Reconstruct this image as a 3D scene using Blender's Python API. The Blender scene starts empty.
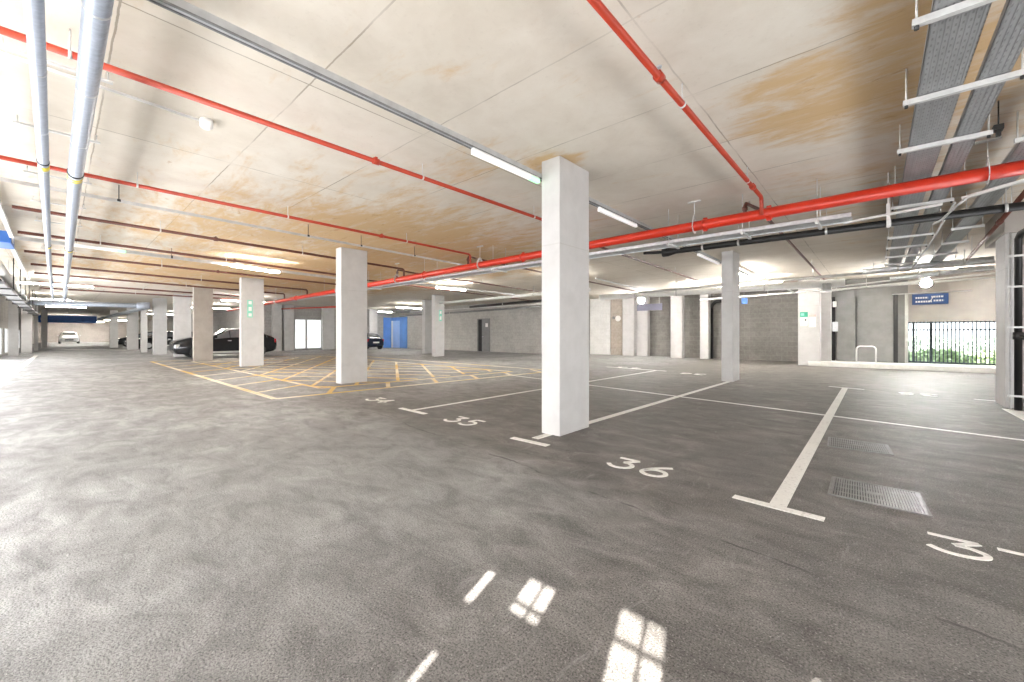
import bpy, bmesh, math, random
from mathutils import Vector, Matrix
random.seed(7)
S = bpy.context.scene
COL = S.collection
PI = math.pi

# ------------------------------------------------------------------ camera geometry
F, CX, HY, H = 406.0, 512.0, 334.0, 1.25
YAW = math.radians(41.9)
CS, SN = math.cos(YAW), math.sin(YAW)
CZ = 3.43                                   # ceiling height


def xa(px, Y):
    """X where the vertical plane through picture column px meets the plane Y."""
    r = (px - CX) / F
    return Y * (-SN + r * CS) / (CS + r * SN)


def ya(px, X):
    r = (px - CX) / F
    return X * (CS + r * SN) / (-SN + r * CS)


def dep(X, Y):
    return -X * SN + Y * CS


def za(py, X, Y):
    return H + (HY - py) / F * dep(X, Y)


def at(px, py, z=0.0):
    t = (H - z) / ((py - HY) / F)
    r = (px - CX) / F
    return (t * (-SN + r * CS), t * (CS + r * SN))


# ------------------------------------------------------------------ materials
def new_mat(name):
    m = bpy.data.materials.new(name)
    m.use_nodes = True
    nt = m.node_tree
    b = nt.nodes['Principled BSDF']
    return m, nt, b


def link(nt, a, b):
    nt.links.new(a, b)


def noise(nt, vec, scale, detail=4, rough=.6, dist=0.0):
    n = nt.nodes.new('ShaderNodeTexNoise')
    n.inputs['Scale'].default_value = scale
    n.inputs['Detail'].default_value = detail
    n.inputs['Roughness'].default_value = rough
    n.inputs['Distortion'].default_value = dist
    if vec is not None:
        link(nt, vec, n.inputs['Vector'])
    return n.outputs['Fac']


def ramp(nt, fac, stops):
    r = nt.nodes.new('ShaderNodeValToRGB')
    el = r.color_ramp.elements
    while len(el) < len(stops):
        el.new(.5)
    for e, (p, c) in zip(el, stops):
        e.position = p
        e.color = c if len(c) == 4 else (*c, 1)
    link(nt, fac, r.inputs['Fac'])
    return r.outputs['Color']


def mix(nt, fac, a, b, mode='MIX'):
    n = nt.nodes.new('ShaderNodeMix')
    n.data_type = 'RGBA'
    n.blend_type = mode
    for s, v in ((n.inputs['Factor'], fac), (n.inputs['A'], a), (n.inputs['B'], b)):
        if hasattr(v, 'is_output') or isinstance(v, bpy.types.NodeSocket):
            link(nt, v, s)
        elif isinstance(v, (int, float)):
            s.default_value = v
        else:
            s.default_value = (*v, 1) if len(v) == 3 else v
    return n.outputs['Result']


def math_n(nt, op, a, b=None, c=None, clamp=False):
    n = nt.nodes.new('ShaderNodeMath')
    n.operation = op
    n.use_clamp = clamp
    for i, v in enumerate((a, b, c)):
        if v is None:
            continue
        if isinstance(v, bpy.types.NodeSocket):
            link(nt, v, n.inputs[i])
        else:
            n.inputs[i].default_value = v
    return n.outputs[0]


def maprange(nt, v, a, b, c=0.0, d=1.0, smooth=True):
    n = nt.nodes.new('ShaderNodeMapRange')
    n.interpolation_type = 'SMOOTHSTEP' if smooth else 'LINEAR'
    link(nt, v, n.inputs['Value'])
    for k, x in zip(('From Min', 'From Max', 'To Min', 'To Max'), (a, b, c, d)):
        n.inputs[k].default_value = x
    return n.outputs['Result']


def coords(nt):
    g = nt.nodes.new('ShaderNodeNewGeometry')
    s = nt.nodes.new('ShaderNodeSeparateXYZ')
    link(nt, g.outputs['Position'], s.inputs[0])
    return g.outputs['Position'], s.outputs['X'], s.outputs['Y'], s.outputs['Z']


def scaled(nt, vec, sx, sy, sz):
    n = nt.nodes.new('ShaderNodeMapping')
    n.inputs['Scale'].default_value = (sx, sy, sz)
    link(nt, vec, n.inputs['Vector'])
    return n.outputs['Vector']


def bump(nt, b, h, strength=.3, dist=.01):
    n = nt.nodes.new('ShaderNodeBump')
    n.inputs['Strength'].default_value = strength
    n.inputs['Distance'].default_value = dist
    link(nt, h, n.inputs['Height'])
    link(nt, n.outputs['Normal'], b.inputs['Normal'])


def simple(name, col, rough=.5, metal=0.0, var=.12, scale=6.0, emit=None, strength=0.0, stretch=None):
    """Plain surface with a little procedural wear."""
    m, nt, b = new_mat(name)
    p, x, y, z = coords(nt)
    v = scaled(nt, p, *stretch) if stretch else p
    n = noise(nt, v, scale, 5)
    dark = tuple(max(0, c * (1 - var)) for c in col)
    light = tuple(min(1, c * (1 + var)) for c in col)
    link(nt, ramp(nt, n, [(.3, dark), (.7, light)]), b.inputs['Base Color'])
    b.inputs['Roughness'].default_value = rough
    b.inputs['Metallic'].default_value = metal
    if emit:
        b.inputs['Emission Color'].default_value = (*emit, 1)
        b.inputs['Emission Strength'].default_value = strength
    return m


M = {}
M['red'] = simple('red_pipe_paint', (.56, .030, .010), .35, 0, .1, 5)
M['red_branch'] = simple('red_branch_paint', (.40, .040, .016), .45, 0, .15, 5)
M['rust_branch'] = simple('rust_branch_paint', (.11, .032, .020), .5, 0, .2, 5)
M['galv'] = simple('galvanised_steel', (.62, .64, .66), .42, .75, .15, 14)
M['galv_tray'] = simple('galvanised_tray', (.50, .52, .53), .5, .5, .18, 9, stretch=(3, .6, 1))
M['white_steel'] = simple('white_zinc_steel', (.62, .62, .61), .45, .15, .1, 12)
M['trunk'] = simple('grey_trunking', (.50, .51, .51), .45, .25, .12, 8)
M['conduit'] = simple('grey_conduit', (.55, .55, .54), .45, .4, .12, 9)
M['insul'] = simple('foil_insulation', (.40, .44, .51), .42, .35, .14, 11, stretch=(4, 2, 2))
M['white_pipe'] = simple('white_pipe', (.72, .72, .70), .45, 0, .06, 6)
M['black'] = simple('black_plastic', (.007, .007, .007), .5, 0, .3, 7)
M['dark'] = simple('dark_steel', (.035, .035, .035), .5, .3, .3, 9)
M['grey_dark'] = simple('grey_cable', (.20, .20, .20), .6, 0, .25, 9)
M['yellow_tag'] = simple('yellow_label', (.75, .60, .05), .5, 0, .1, 9)
M['white'] = simple('white_gloss', (.85, .85, .84), .35, 0, .05, 6)
M['green_led'] = simple('green_led', (.25, .75, .35), .4, 0, .05, 6, emit=(.30, 1.0, .42), strength=1.1)
M['lamp'] = simple('lit_diffuser', (.9, .9, .9), .4, 0, .02, 6, emit=(1, .96, .90), strength=80.0)
M['lamp_bright'] = simple('bright_lit_diffuser', (.9, .9, .9), .4, 0, .02, 6, emit=(1, .96, .90), strength=170.0)
M['lamp_dim'] = simple('dim_diffuser', (.9, .9, .9), .35, 0, .02, 6, emit=(1, .98, .95), strength=.22)
M['flood'] = simple('lit_bulkhead', (.9, .9, .9), .4, 0, .02, 6, emit=(1, .98, .95), strength=1000.0)
M['flood_soft'] = simple('lit_bulkhead_softer', (.9, .9, .9), .4, 0, .02, 6, emit=(1, .98, .95), strength=330.0)
M['daylit'] = simple('daylit_obscured_glass', (.8, .82, .84), .4, 0, .03, 3, emit=(.96, .98, 1.0), strength=.48)
M['facade_fill'] = simple('facade_fill_glow', (.8, .82, .84), .4, 0, .03, 3, emit=(.98, .985, 1.0), strength=7.6)  # strong glow for the fill panes added behind the camera
M['side_fill'] = simple('side_fill_glow', (.8, .82, .84), .4, 0, .03, 3, emit=(.98, .985, 1.0), strength=4.6)  # weaker glow for the fill panes added in the right wall
M['violet_grey'] = simple('violet_grey_board', (.16, .16, .22), .5, 0, .1, 3)
M['blue_paint'] = simple('blue_painted_wall', (.13, .30, .72), .5, 0, .1, 2)
M['blue_paint_pale'] = simple('pale_blue_panel', (.38, .56, .90), .5, 0, .08, 2)
M['blue_sign'] = simple('blue_sign_face', (.012, .055, .19), .4, 0, .08, 5)
M['blue_banner'] = simple('blue_banner_face', (.02, .13, .48), .4, 0, .12, 3)
M['green_sign'] = simple('green_sign_face', (.06, .42, .27), .4, 0, .08, 9)
M['mint_sign'] = simple('mint_sign_face', (.25, .66, .52), .4, 0, .08, 9)
M['pink_print'] = simple('red_notice_print', (.72, .40, .36), .5, 0, .1, 20)
M['paper'] = simple('white_notice', (.84, .83, .80), .5, 0, .04, 12)
M['door_grey'] = simple('grey_door_paint', (.20, .20, .20), .5, 0, .1, 4)
M['panel_grey'] = simple('grey_cement_board', (.21, .207, .203), .8, 0, .12, 3)
M['car_black'] = simple('black_car_paint', (.022, .023, .026), .12, .2, .1, 2)
M['car_navy'] = simple('navy_car_paint', (.02, .025, .045), .15, .2, .1, 2)
M['car_grey'] = simple('dark_grey_car_paint', (.045, .046, .05), .15, .3, .1, 2)
M['car_white'] = simple('white_car_paint', (.82, .82, .82), .15, 0, .03, 2)
M['glass'] = simple('dark_car_glass', (.16, .17, .18), .05, 0, .2, 3)
M['tyre'] = simple('tyre_rubber', (.02, .02, .02), .8, 0, .2, 12)
M['rim'] = simple('alloy_rim', (.45, .46, .47), .3, .8, .1, 12)
M['head_lamp'] = simple('clear_headlamp', (.75, .77, .8), .1, .2, .1, 20)
M['tail_lamp'] = simple('red_tail_lamp', (.55, .02, .03), .2, 0, .1, 20)
M['plate'] = simple('number_plate', (.8, .8, .75), .4, 0, .05, 10)
M['leaf'] = simple('hedge_leaf', (.36, .46, .26), .6, 0, .5, 9)
M['leaf_pale'] = simple('pale_hedge_leaf', (.58, .66, .58), .6, 0, .45, 9)
M['pink_wall'] = simple('pink_render', (.58, .49, .48), .8, 0, .1, 3)
M['soil'] = simple('outside_paving', (.45, .46, .44), .9, 0, .15, 2)
M['grate'] = simple('drain_steel', (.20, .20, .195), .45, .6, .2, 15)
M['pit'] = simple('drain_pit', (.02, .02, .02), .9, 0, .2, 6)
M['kerb'] = simple('pale_kerb', (.74, .73, .70), .7, 0, .08, 4)
M['bars'] = simple('dark_green_bars', (.035, .05, .055), .4, .3, .2, 9)


def mat_paint(name, col, worn):
    m, nt, b = new_mat(name)
    p, x, y, z = coords(nt)
    n = noise(nt, p, 38, 6, .7)
    n2 = noise(nt, p, 2.2, 4, .6)
    f = maprange(nt, math_n(nt, 'ADD', n, math_n(nt, 'MULTIPLY', n2, .35)), .50, .72)
    link(nt, ramp(nt, f, [(0, worn), (.45, col), (1, tuple(min(1, c * 1.08) for c in col))]), b.inputs['Base Color'])
    b.inputs['Roughness'].default_value = .65
    bump(nt, b, n, .25, .004)
    return m


M['line'] = mat_paint('white_road_paint', (.72, .71, .67), (.52, .50, .47))
M['line_old'] = mat_paint('worn_road_paint', (.60, .59, .56), (.30, .29, .27))


def mat_yellow():
    m, nt, b = new_mat('worn_yellow_paint')
    p, x, y, z = coords(nt)
    n = noise(nt, p, 30, 6, .7)
    n2 = noise(nt, p, .55, 3, .5)
    pale = maprange(nt, n2, .40, .60)
    c = mix(nt, pale, (.70, .45, .10), (.80, .74, .58))
    c = mix(nt, maprange(nt, n, .34, .52), (.36, .31, .22), c)
    link(nt, c, b.inputs['Base Color'])
    b.inputs['Roughness'].default_value = .65
    return m


M['yellow'] = mat_yellow()


def mat_tray():
    m, nt, b = new_mat('punched_galvanised_tray')
    p, x, y, z = coords(nt)
    n = noise(nt, scaled(nt, p, 3, .6, 1), 9, 5)
    c = ramp(nt, n, [(.3, (.33, .34, .345)), (.7, (.42, .43, .44))])
    sx = math_n(nt, 'ABSOLUTE', math_n(nt, 'SINE', math_n(nt, 'MULTIPLY', x, 98.0)))
    sy = math_n(nt, 'SINE', math_n(nt, 'MULTIPLY', y, 78.0))
    hole = math_n(nt, 'MULTIPLY', maprange(nt, sx, .86, .93), maprange(nt, sy, .25, .45))
    c = mix(nt, math_n(nt, 'MULTIPLY', hole, .4), c, (.10, .09, .08))
    link(nt, c, b.inputs['Base Color'])
    b.inputs['Roughness'].default_value = .5
    b.inputs['Metallic'].default_value = .45
    bump(nt, b, sx, .10, .004)
    return m


M['galv_tray'] = mat_tray()


def mat_asphalt():
    m, nt, b = new_mat('asphalt')
    p, x, y, z = coords(nt)
    grain = noise(nt, p, 115, 2, .7)
    grit = noise(nt, p, 42, 4, .7)
    mid = noise(nt, scaled(nt, p, 1, 1.8, 1), 2.3, 6, .68, .6)
    big = noise(nt, p, .42, 4, .6, .8)
    # the bays keep the darker, browner original surface, the aisle is scuffed pale by tyres
    wob = math_n(nt, 'MULTIPLY', math_n(nt, 'SUBTRACT', noise(nt, p, 1.4, 4, .6), .5), .9)
    edge = math_n(nt, 'ADD', y, math_n(nt, 'MULTIPLY', x, .13))
    seam = math_n(nt, 'SUBTRACT', math_n(nt, 'ADD', edge, math_n(nt, 'MULTIPLY', wob, .30)), 2.60)
    bay = maprange(nt, math_n(nt, 'ADD', edge, wob), 2.1, 2.95)
    right = maprange(nt, x, -9.0, -5.0)
    bay = math_n(nt, 'MULTIPLY', bay, right)
    bay = math_n(nt, 'MAXIMUM', bay, maprange(nt, math_n(nt, 'ADD', x, math_n(nt, 'MULTIPLY', wob, .8)), -3.0, -.6, 0, .85))
    aisle_c = ramp(nt, mid, [(.32, (.220, .219, .217)), (.5, (.370, .369, .366)), (.68, (.520, .518, .513))])
    bay_c = ramp(nt, mid, [(.32, (.092, .083, .075)), (.5, (.170, .155, .141)), (.68, (.265, .245, .225))])
    c = mix(nt, bay, aisle_c, bay_c)
    c = mix(nt, maprange(nt, big, .38, .66, .0, .42), c, (.105, .100, .095))
    g = ramp(nt, grain, [(.34, (.10, .10, .10)), (.52, (.85, .85, .85)), (.64, (1.0, 1.0, 1.0))])
    c = mix(nt, .85, c, g, 'MULTIPLY')
    spk = maprange(nt, noise(nt, p, 88, 2, .6), .58, .72, 0, .55)
    c = mix(nt, spk, c, (.46, .45, .43))
    # hairline joint between the two lays of asphalt
    sc = noise(nt, scaled(nt, p, .9, 3.2, 1), 5.5, 7, .78, 1.2)
    c = mix(nt, maprange(nt, sc, .52, .68, 0, .38), c, (.075, .072, .069))
    c = mix(nt, maprange(nt, noise(nt, scaled(nt, p, 2.6, .8, 1), 4.0, 7, .75, 1.0), .56, .72, 0, .30), c, (.42, .415, .405))
    cr = maprange(nt, math_n(nt, 'ABSOLUTE', seam), .004, .016, .8, 0)
    cr = math_n(nt, 'MULTIPLY', cr, maprange(nt, noise(nt, p, 2.0, 3), .42, .58))
    cr = math_n(nt, 'MULTIPLY', cr, right)
    c = mix(nt, cr, c, (.03, .028, .026))
    link(nt, c, b.inputs['Base Color'])
    b.inputs['Roughness'].default_value = .62
    b.inputs['Specular IOR Level'].default_value = .45
    h = math_n(nt, 'ADD', grain, math_n(nt, 'MULTIPLY', grit, .8))
    bump(nt, b, h, .45, .006)
    return m


M['asphalt'] = mat_asphalt()


def mat_ceiling():
    m, nt, b = new_mat('formed_concrete_soffit')
    p, x, y, z = coords(nt)
    big = noise(nt, p, .45, 5, .6, .5)
    mid = noise(nt, p, 2.2, 6, .65, .4)
    fine = noise(nt, p, 22, 5, .7)
    c = ramp(nt, mid, [(.25, (.61, .55, .47)), (.5, (.665, .61, .53)), (.78, (.71, .665, .59))])
    # each ply sheet of the formwork left its own tone
    br = nt.nodes.new('ShaderNodeTexBrick')
    br.inputs['Color1'].default_value = (.95, .945, .93, 1)
    br.inputs['Color2'].default_value = (1, 1, 1, 1)
    br.inputs['Mortar'].default_value = (.52, .50, .47, 1)
    br.inputs['Scale'].default_value = 1.0
    br.inputs['Brick Width'].default_value = 2.44
    br.inputs['Row Height'].default_value = 1.195
    br.inputs['Mortar Size'].default_value = .008
    br.inputs['Mortar Smooth'].default_value = .3
    br.offset = 0.0
    mp = nt.nodes.new('ShaderNodeMapping')
    mp.inputs['Location'].default_value = (1.25, -.265, 0)
    wv = nt.nodes.new('ShaderNodeVectorMath')
    wv.operation = 'ADD'
    link(nt, p, wv.inputs[0])
    cmb = nt.nodes.new('ShaderNodeCombineXYZ')
    link(nt, math_n(nt, 'MULTIPLY', math_n(nt, 'SUBTRACT', mid, .5), .03), cmb.inputs[0])
    link(nt, math_n(nt, 'MULTIPLY', math_n(nt, 'SUBTRACT', mid, .5), .03), cmb.inputs[1])
    link(nt, cmb.outputs[0], wv.inputs[1])
    link(nt, wv.outputs[0], mp.inputs['Vector'])
    link(nt, mp.outputs['Vector'], br.inputs['Vector'])
    jf = maprange(nt, noise(nt, p, .9, 3), .36, .60, .15, 1.0)
    c = mix(nt, jf, c, br.outputs['Color'], 'MULTIPLY')
    # tannin and rust staining, plus warm lamp tint painted in over the left
    st = noise(nt, scaled(nt, p, .75, 2.4, 1), 1.25, 6, .68, .7)
    st2 = noise(nt, scaled(nt, p, .8, 2.0, 1), 4.0, 6, .7, .5)
    stn = math_n(nt, 'ADD', math_n(nt, 'MULTIPLY', st, .65), math_n(nt, 'MULTIPLY', st2, .35))

    def blob(cx, cy, rx, ry):
        dx = math_n(nt, 'DIVIDE', math_n(nt, 'SUBTRACT', x, cx), rx)
        dy = math_n(nt, 'DIVIDE', math_n(nt, 'SUBTRACT', y, cy), ry)
        d = math_n(nt, 'SQRT', math_n(nt, 'ADD', math_n(nt, 'MULTIPLY', dx, dx), math_n(nt, 'MULTIPLY', dy, dy)))
        return maprange(nt, d, .35, 1.15, 1, 0)
    zone = math_n(nt, 'MAXIMUM', blob(-.45, 4.75, .95, 1.25), blob(-3.1, 4.2, .55, .5))
    zone = math_n(nt, 'MAXIMUM', zone, blob(.45, 4.6, 1.0, 2.2))
    zone = math_n(nt, 'MAXIMUM', zone, math_n(nt, 'MULTIPLY', blob(-3.9, 3.5, 1.2, .7), .55))
    zone = math_n(nt, 'MAXIMUM', zone, math_n(nt, 'MULTIPLY', blob(-10.5, 6.0, 7.0, 7.0), 1.1))  # warm glow of the lamps put into the left soffit colour
    zone = math_n(nt, 'MAXIMUM', zone, math_n(nt, 'MULTIPLY', blob(.8, 9.0, 3.0, 5.0), .45))
    zone = math_n(nt, 'MAXIMUM', zone, math_n(nt, 'MULTIPLY', blob(-18, 6.0, 8.0, 8), 1.15))  # same painted lamp warmth, farther left
    thr = math_n(nt, 'ADD', stn, math_n(nt, 'MULTIPLY', zone, .26))
    sf = maprange(nt, thr, .56, .80)
    sf = math_n(nt, 'MULTIPLY', sf, .9)
    c = mix(nt, sf, c, (.575, .395, .205))
    sp = maprange(nt, math_n(nt, 'ADD', noise(nt, scaled(nt, p, .8, 1.8, 1), 3.4, 6, .72, .6), math_n(nt, 'MULTIPLY', zone, .08)), .66, .78, 0, .6)
    c = mix(nt, sp, c, (.42, .25, .11))
    c = mix(nt, maprange(nt, fine, .30, .44, .14, 0), c, (.40, .34, .28))
    link(nt, c, b.inputs['Base Color'])
    b.inputs['Roughness'].default_value = .85
    b.inputs['Specular IOR Level'].default_value = .2
    bump(nt, b, math_n(nt, 'ADD', mid, fine), .12, .01)
    return m


M['ceiling'] = mat_ceiling()


def mat_block(name, c1, c2, mortar, axis='x', w=.44, h=.225):
    m, nt, b = new_mat(name)
    p, x, y, z = coords(nt)
    cmb = nt.nodes.new('ShaderNodeCombineXYZ')
    link(nt, x if axis == 'x' else y, cmb.inputs[0])
    link(nt, z, cmb.inputs[1])
    br = nt.nodes.new('ShaderNodeTexBrick')
    for k, v in (('Color1', c1), ('Color2', c2), ('Mortar', mortar)):
        br.inputs[k].default_value = (*v, 1)
    br.inputs['Scale'].default_value = 1
    br.inputs['Brick Width'].default_value = w
    br.inputs['Row Height'].default_value = h
    br.inputs['Mortar Size'].default_value = .008
    link(nt, cmb.outputs[0], br.inputs['Vector'])
    n = noise(nt, p, .9, 5, .65)
    n2 = noise(nt, p, 9, 5, .7)
    c = mix(nt, maprange(nt, n, .35, .65, 0, .35), br.outputs['Color'], tuple(v * .6 for v in c1))
    c = mix(nt, maprange(nt, n2, .35, .65, 0, .25), c, tuple(min(1, v * 1.5) for v in c2))
    link(nt, c, b.inputs['Base Color'])
    b.inputs['Roughness'].default_value = .9
    bump(nt, b, br.outputs['Fac'], -.2, .01)
    return m


M['block'] = mat_block('grey_blockwork', (.185, .175, .16), (.225, .215, .20), (.27, .26, .24))
M['block_pale'] = mat_block('pale_blockwork', (.40, .385, .36), (.45, .435, .41), (.34, .33, .31))
M['block_y'] = mat_block('grey_blockwork_return', (.36, .35, .335), (.40, .39, .37), (.29, .28, .27), 'y')
M['render'] = simple('beige_render', (.40, .37, .34), .85, 0, .10, 2.0)
M['tan_panel'] = mat_block('tan_blockwork', (.44, .38, .32), (.48, .42, .36), (.38, .33, .28))
M['white_block'] = mat_block('white_painted_blockwork', (.82, .81, .79), (.84, .83, .81), (.76, .75, .73))
M['wood_end'] = mat_block('end_wall_blockwork', (.58, .53, .49), (.62, .57, .53), (.50, .46, .43), 'y')


def mat_column():
    m, nt, b = new_mat('white_painted_concrete')
    p, x, y, z = coords(nt)
    n = noise(nt, p, 3.0, 6, .65, .3)
    n2 = noise(nt, scaled(nt, p, 1, 1, .25), 14, 5, .7)
    c = ramp(nt, n, [(.25, (.48, .472, .462)), (.6, (.55, .542, .532)), (.85, (.57, .562, .553))])
    c = mix(nt, maprange(nt, n2, .62, .78, 0, .22), c, (.48, .44, .40))
    low = maprange(nt, math_n(nt, 'ADD', z, math_n(nt, 'MULTIPLY', n, .12)), .12, .20, .16, 0)
    c = mix(nt, low, c, (.50, .48, .45))
    # day joint of the two pours
    j = maprange(nt, math_n(nt, 'ABSOLUTE', math_n(nt, 'SUBTRACT', z, 2.36)), .003, .010, .45, 0)
    c = mix(nt, j, c, (.42, .40, .37))
    link(nt, c, b.inputs['Base Color'])
    b.inputs['Roughness'].default_value = .7
    bump(nt, b, n2, .06, .004)
    return m


M['column'] = mat_column()
M['column_shade'] = simple('shade_toned_concrete', (.40, .365, .325), .8, 0, .1, 2.5)  # brown-grey tone puts the shade on one column into its colour


# ------------------------------------------------------------------ mesh helpers
class MB:
    def __init__(s):
        s.bm = bmesh.new()

    def box(s, x0, y0, z0, x1, y1, z1, bev=0.0, seg=2):
        x0, x1 = sorted((x0, x1)); y0, y1 = sorted((y0, y1)); z0, z1 = sorted((z0, z1))
        r = bmesh.ops.create_cube(s.bm, size=1)
        vs = r['verts']
        bmesh.ops.scale(s.bm, vec=(x1 - x0, y1 - y0, z1 - z0), verts=vs)
        bmesh.ops.translate(s.bm, vec=((x0 + x1) / 2, (y0 + y1) / 2, (z0 + z1) / 2), verts=vs)
        if bev > 0:
            es = list({e for v in vs for e in v.link_edges})
            bmesh.ops.bevel(s.bm, geom=es, offset=bev, segments=seg, affect='EDGES', profile=.7)
        return s

    def quadprism(s, pts, z0, z1):
        """Convex or concave outline pts [(x, y)] raised from z0 to z1."""
        lo = [s.bm.verts.new((x, y, z0)) for x, y in pts]
        hi = [s.bm.verts.new((x, y, z1)) for x, y in pts]
        n = len(pts)
        fs = [s.bm.faces.new(hi), s.bm.faces.new(lo[::-1])]
        for i in range(n):
            fs.append(s.bm.faces.new((lo[i], lo[(i + 1) % n], hi[(i + 1) % n], hi[i])))
        bmesh.ops.recalc_face_normals(s.bm, faces=fs)
        return s

    def bar(s, p, q, w, h, up=(0, 0, 1)):
        """Rectangular bar from p to q, w wide and h high."""
        p, q = Vector(p), Vector(q)
        d = (q - p).normalized()
        u = Vector(up)
        if abs(d.dot(u)) > .98:
            u = Vector((1, 0, 0))
        r = d.cross(u).normalized()
        u = r.cross(d).normalized()
        vs = []
        for c in (p, q):
            for a, b_ in ((-1, -1), (1, -1), (1, 1), (-1, 1)):
                vs.append(s.bm.verts.new(c + r * (a * w / 2) + u * (b_ * h / 2)))
        fs = [s.bm.faces.new(vs[0:4]), s.bm.faces.new(vs[4:8])]
        for i in range(4):
            j = (i + 1) % 4
            fs.append(s.bm.faces.new((vs[i], vs[j], vs[4 + j], vs[4 + i])))
        bmesh.ops.recalc_face_normals(s.bm, faces=fs)
        return s

    def tube(s, pts, r, seg=12, caps=True):
        pts = [Vector(p) for p in pts]
        n = len(pts)
        rs = r if isinstance(r, (list, tuple)) else [r] * n
        rings = []
        ref = None
        for i, p in enumerate(pts):
            if i == 0:
                t = pts[1] - pts[0]
            elif i == n - 1:
                t = pts[-1] - pts[-2]
            else:
                t = (pts[i + 1] - p).normalized() + (p - pts[i - 1]).normalized()
            t.normalize()
            if ref is None:
                ref = Vector((0, 0, 1)) if abs(t.z) < .9 else Vector((1, 0, 0))
            a = t.cross(ref)
            if a.length < 1e-4:
                a = t.cross(Vector((0, 1, 0)))
            a.normalize()
            b_ = a.cross(t).normalized()
            ref = b_
            rings.append([s.bm.verts.new(p + (a * math.cos(2 * PI * k / seg) + b_ * math.sin(2 * PI * k / seg)) * rs[i]) for k in range(seg)])
        fs = []
        for i in range(n - 1):
            for k in range(seg):
                j = (k + 1) % seg
                f = s.bm.faces.new((rings[i][k], rings[i][j], rings[i + 1][j], rings[i + 1][k]))
                f.smooth = True
                fs.append(f)
        if caps:
            fs.append(s.bm.faces.new(rings[0]))
            fs.append(s.bm.faces.new(rings[-1]))
        bmesh.ops.recalc_face_normals(s.bm, faces=fs)
        return s

    def ring(s, c, axis, r, w, seg=14):
        """A short collar of radius r and width w round the axis at c."""
        c, a = Vector(c), Vector(axis).normalized()
        return s.tube([c - a * w / 2, c + a * w / 2], r, seg)

    def build(s, name, mat, parent=None, loc=None):
        me = bpy.data.meshes.new(name)
        off = Vector(loc) if loc is not None else (parent_loc(parent) if parent else Vector())
        if off.length > 0:
            bmesh.ops.translate(s.bm, vec=-off, verts=s.bm.verts)
        s.bm.to_mesh(me)
        s.bm.free()
        me.materials.append(M[mat] if isinstance(mat, str) else mat)
        o = bpy.data.objects.new(name, me)
        COL.objects.link(o)
        if parent:
            o.parent = parent
        elif loc is not None:
            o.location = loc
        return o


def parent_loc(o):
    v = Vector()
    while o is not None:
        v += o.location
        o = o.parent
    return v


def tag(o, label, cat, group=None, kind='thing'):
    o['label'] = label
    o['category'] = cat
    if group:
        o['group'] = group
    if kind:
        o['kind'] = kind
    return o


def empty(name, loc, label, cat, group=None, kind='thing'):
    o = bpy.data.objects.new(name, None)
    o.empty_display_size = .1
    COL.objects.link(o)
    o.location = loc
    return tag(o, label, cat, group, kind)


def structure(o):
    o['kind'] = 'structure'
    return o


def arc(c, r, a0, a1, axis_u, axis_v, n=5):
    c, u, v = Vector(c), Vector(axis_u), Vector(axis_v)
    return [c + u * (r * math.cos(a0 + (a1 - a0) * i / n)) + v * (r * math.sin(a0 + (a1 - a0) * i / n)) for i in range(n + 1)]


# ------------------------------------------------------------------ the shell
YF = -2.2            # facade behind the camera
YB = 22.6            # far block wall, right half
YL = 20.4            # far block wall, left half
XW = -33.2           # wall closing the bays on the left
XE = 4.2             # right-hand wall
XEND = -92.0

m = MB()
m.box(XEND - .3, YF - .3, -.3, XE + .3, YB + .3, 0)
structure(m.build('floor', 'asphalt'))
m = MB()
m.box(XEND - .3, YF - .3, CZ, XE + .3, YB + .3, CZ + .3)
structure(m.build('ceiling', 'ceiling'))

# far wall in its runs
m = MB(); m.box(XW, YL, 0, xa(589, 22.0), YL + .25, CZ)
structure(m.build('wall_far', 'block_pale'))
m = MB(); m.box(xa(589, 22.0) - .2, YL + .25, 0, xa(589, 22.0), YB, CZ)
structure(m.build('wall_return', 'block_y'))
m = MB(); m.box(xa(589, 22.0) - .2, YB, 0, -2.1, YB + .25, CZ)
structure(m.build('wall_far_blockwork', 'block'))
# right end of the far wall: solid strip, beige wall over the barred opening
YG = 21.0
GX0, GX1 = xa(908, YG), 4.0
GZ1 = 1.70
m = MB()
m.box(-2.1, YG + .02, 0, GX0, YG + .27, CZ)
structure(m.build('wall_far_strip', 'panel_grey'))
m = MB(); m.box(GX0, YG, GZ1, XE, YG + .25, CZ)
structure(m.build('wall_far_lintel', 'render'))
m = MB(); m.box(-2.35, YG + .27, 0, -2.1, YB + .25, CZ)
structure(m.build('wall_step', 'block_y'))
# walls that close the place off
m = MB(); m.box(XW - .25, 9.5, 0, XW, YL + .25, CZ)
structure(m.build('wall_left', 'block_y'))
m = MB(); m.box(XEND, 9.5, 0, XW - .25, 9.75, CZ)
structure(m.build('wall_bays', 'block_pale'))
m = MB(); m.box(XEND - .25, YF - .25, 0, XEND, 9.75, CZ)
structure(m.build('wall_end', 'wood_end'))
m = MB(); m.box(XE, YF - .25, 0, XE + .25, YB + .25, CZ)
structure(m.build('wall_right', 'block_y'))

# ------------------------------------------------------------------ facade behind the camera, with slot windows that let the low sun in
SUN_AZ = math.radians(17.5)        # the sun travels this far left of +Y
SUN_EL = math.radians(29.0)


def to_facade(px, py):
    X, Y = at(px, py)
    L = (Y - YF) / math.cos(SUN_AZ)
    return X + math.sin(SUN_AZ) * L, L * math.tan(SUN_EL)


slots = [((470, 606), (505, 567), .10), ((516, 612), (556, 577), .0), ((603, 690), (672, 612), .0), ((405, 690), (450, 645), .0)]
rects = []
pa = [to_facade(505, 567), to_facade(470, 605), to_facade(491, 567), to_facade(486, 607)]
sl = []


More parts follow.
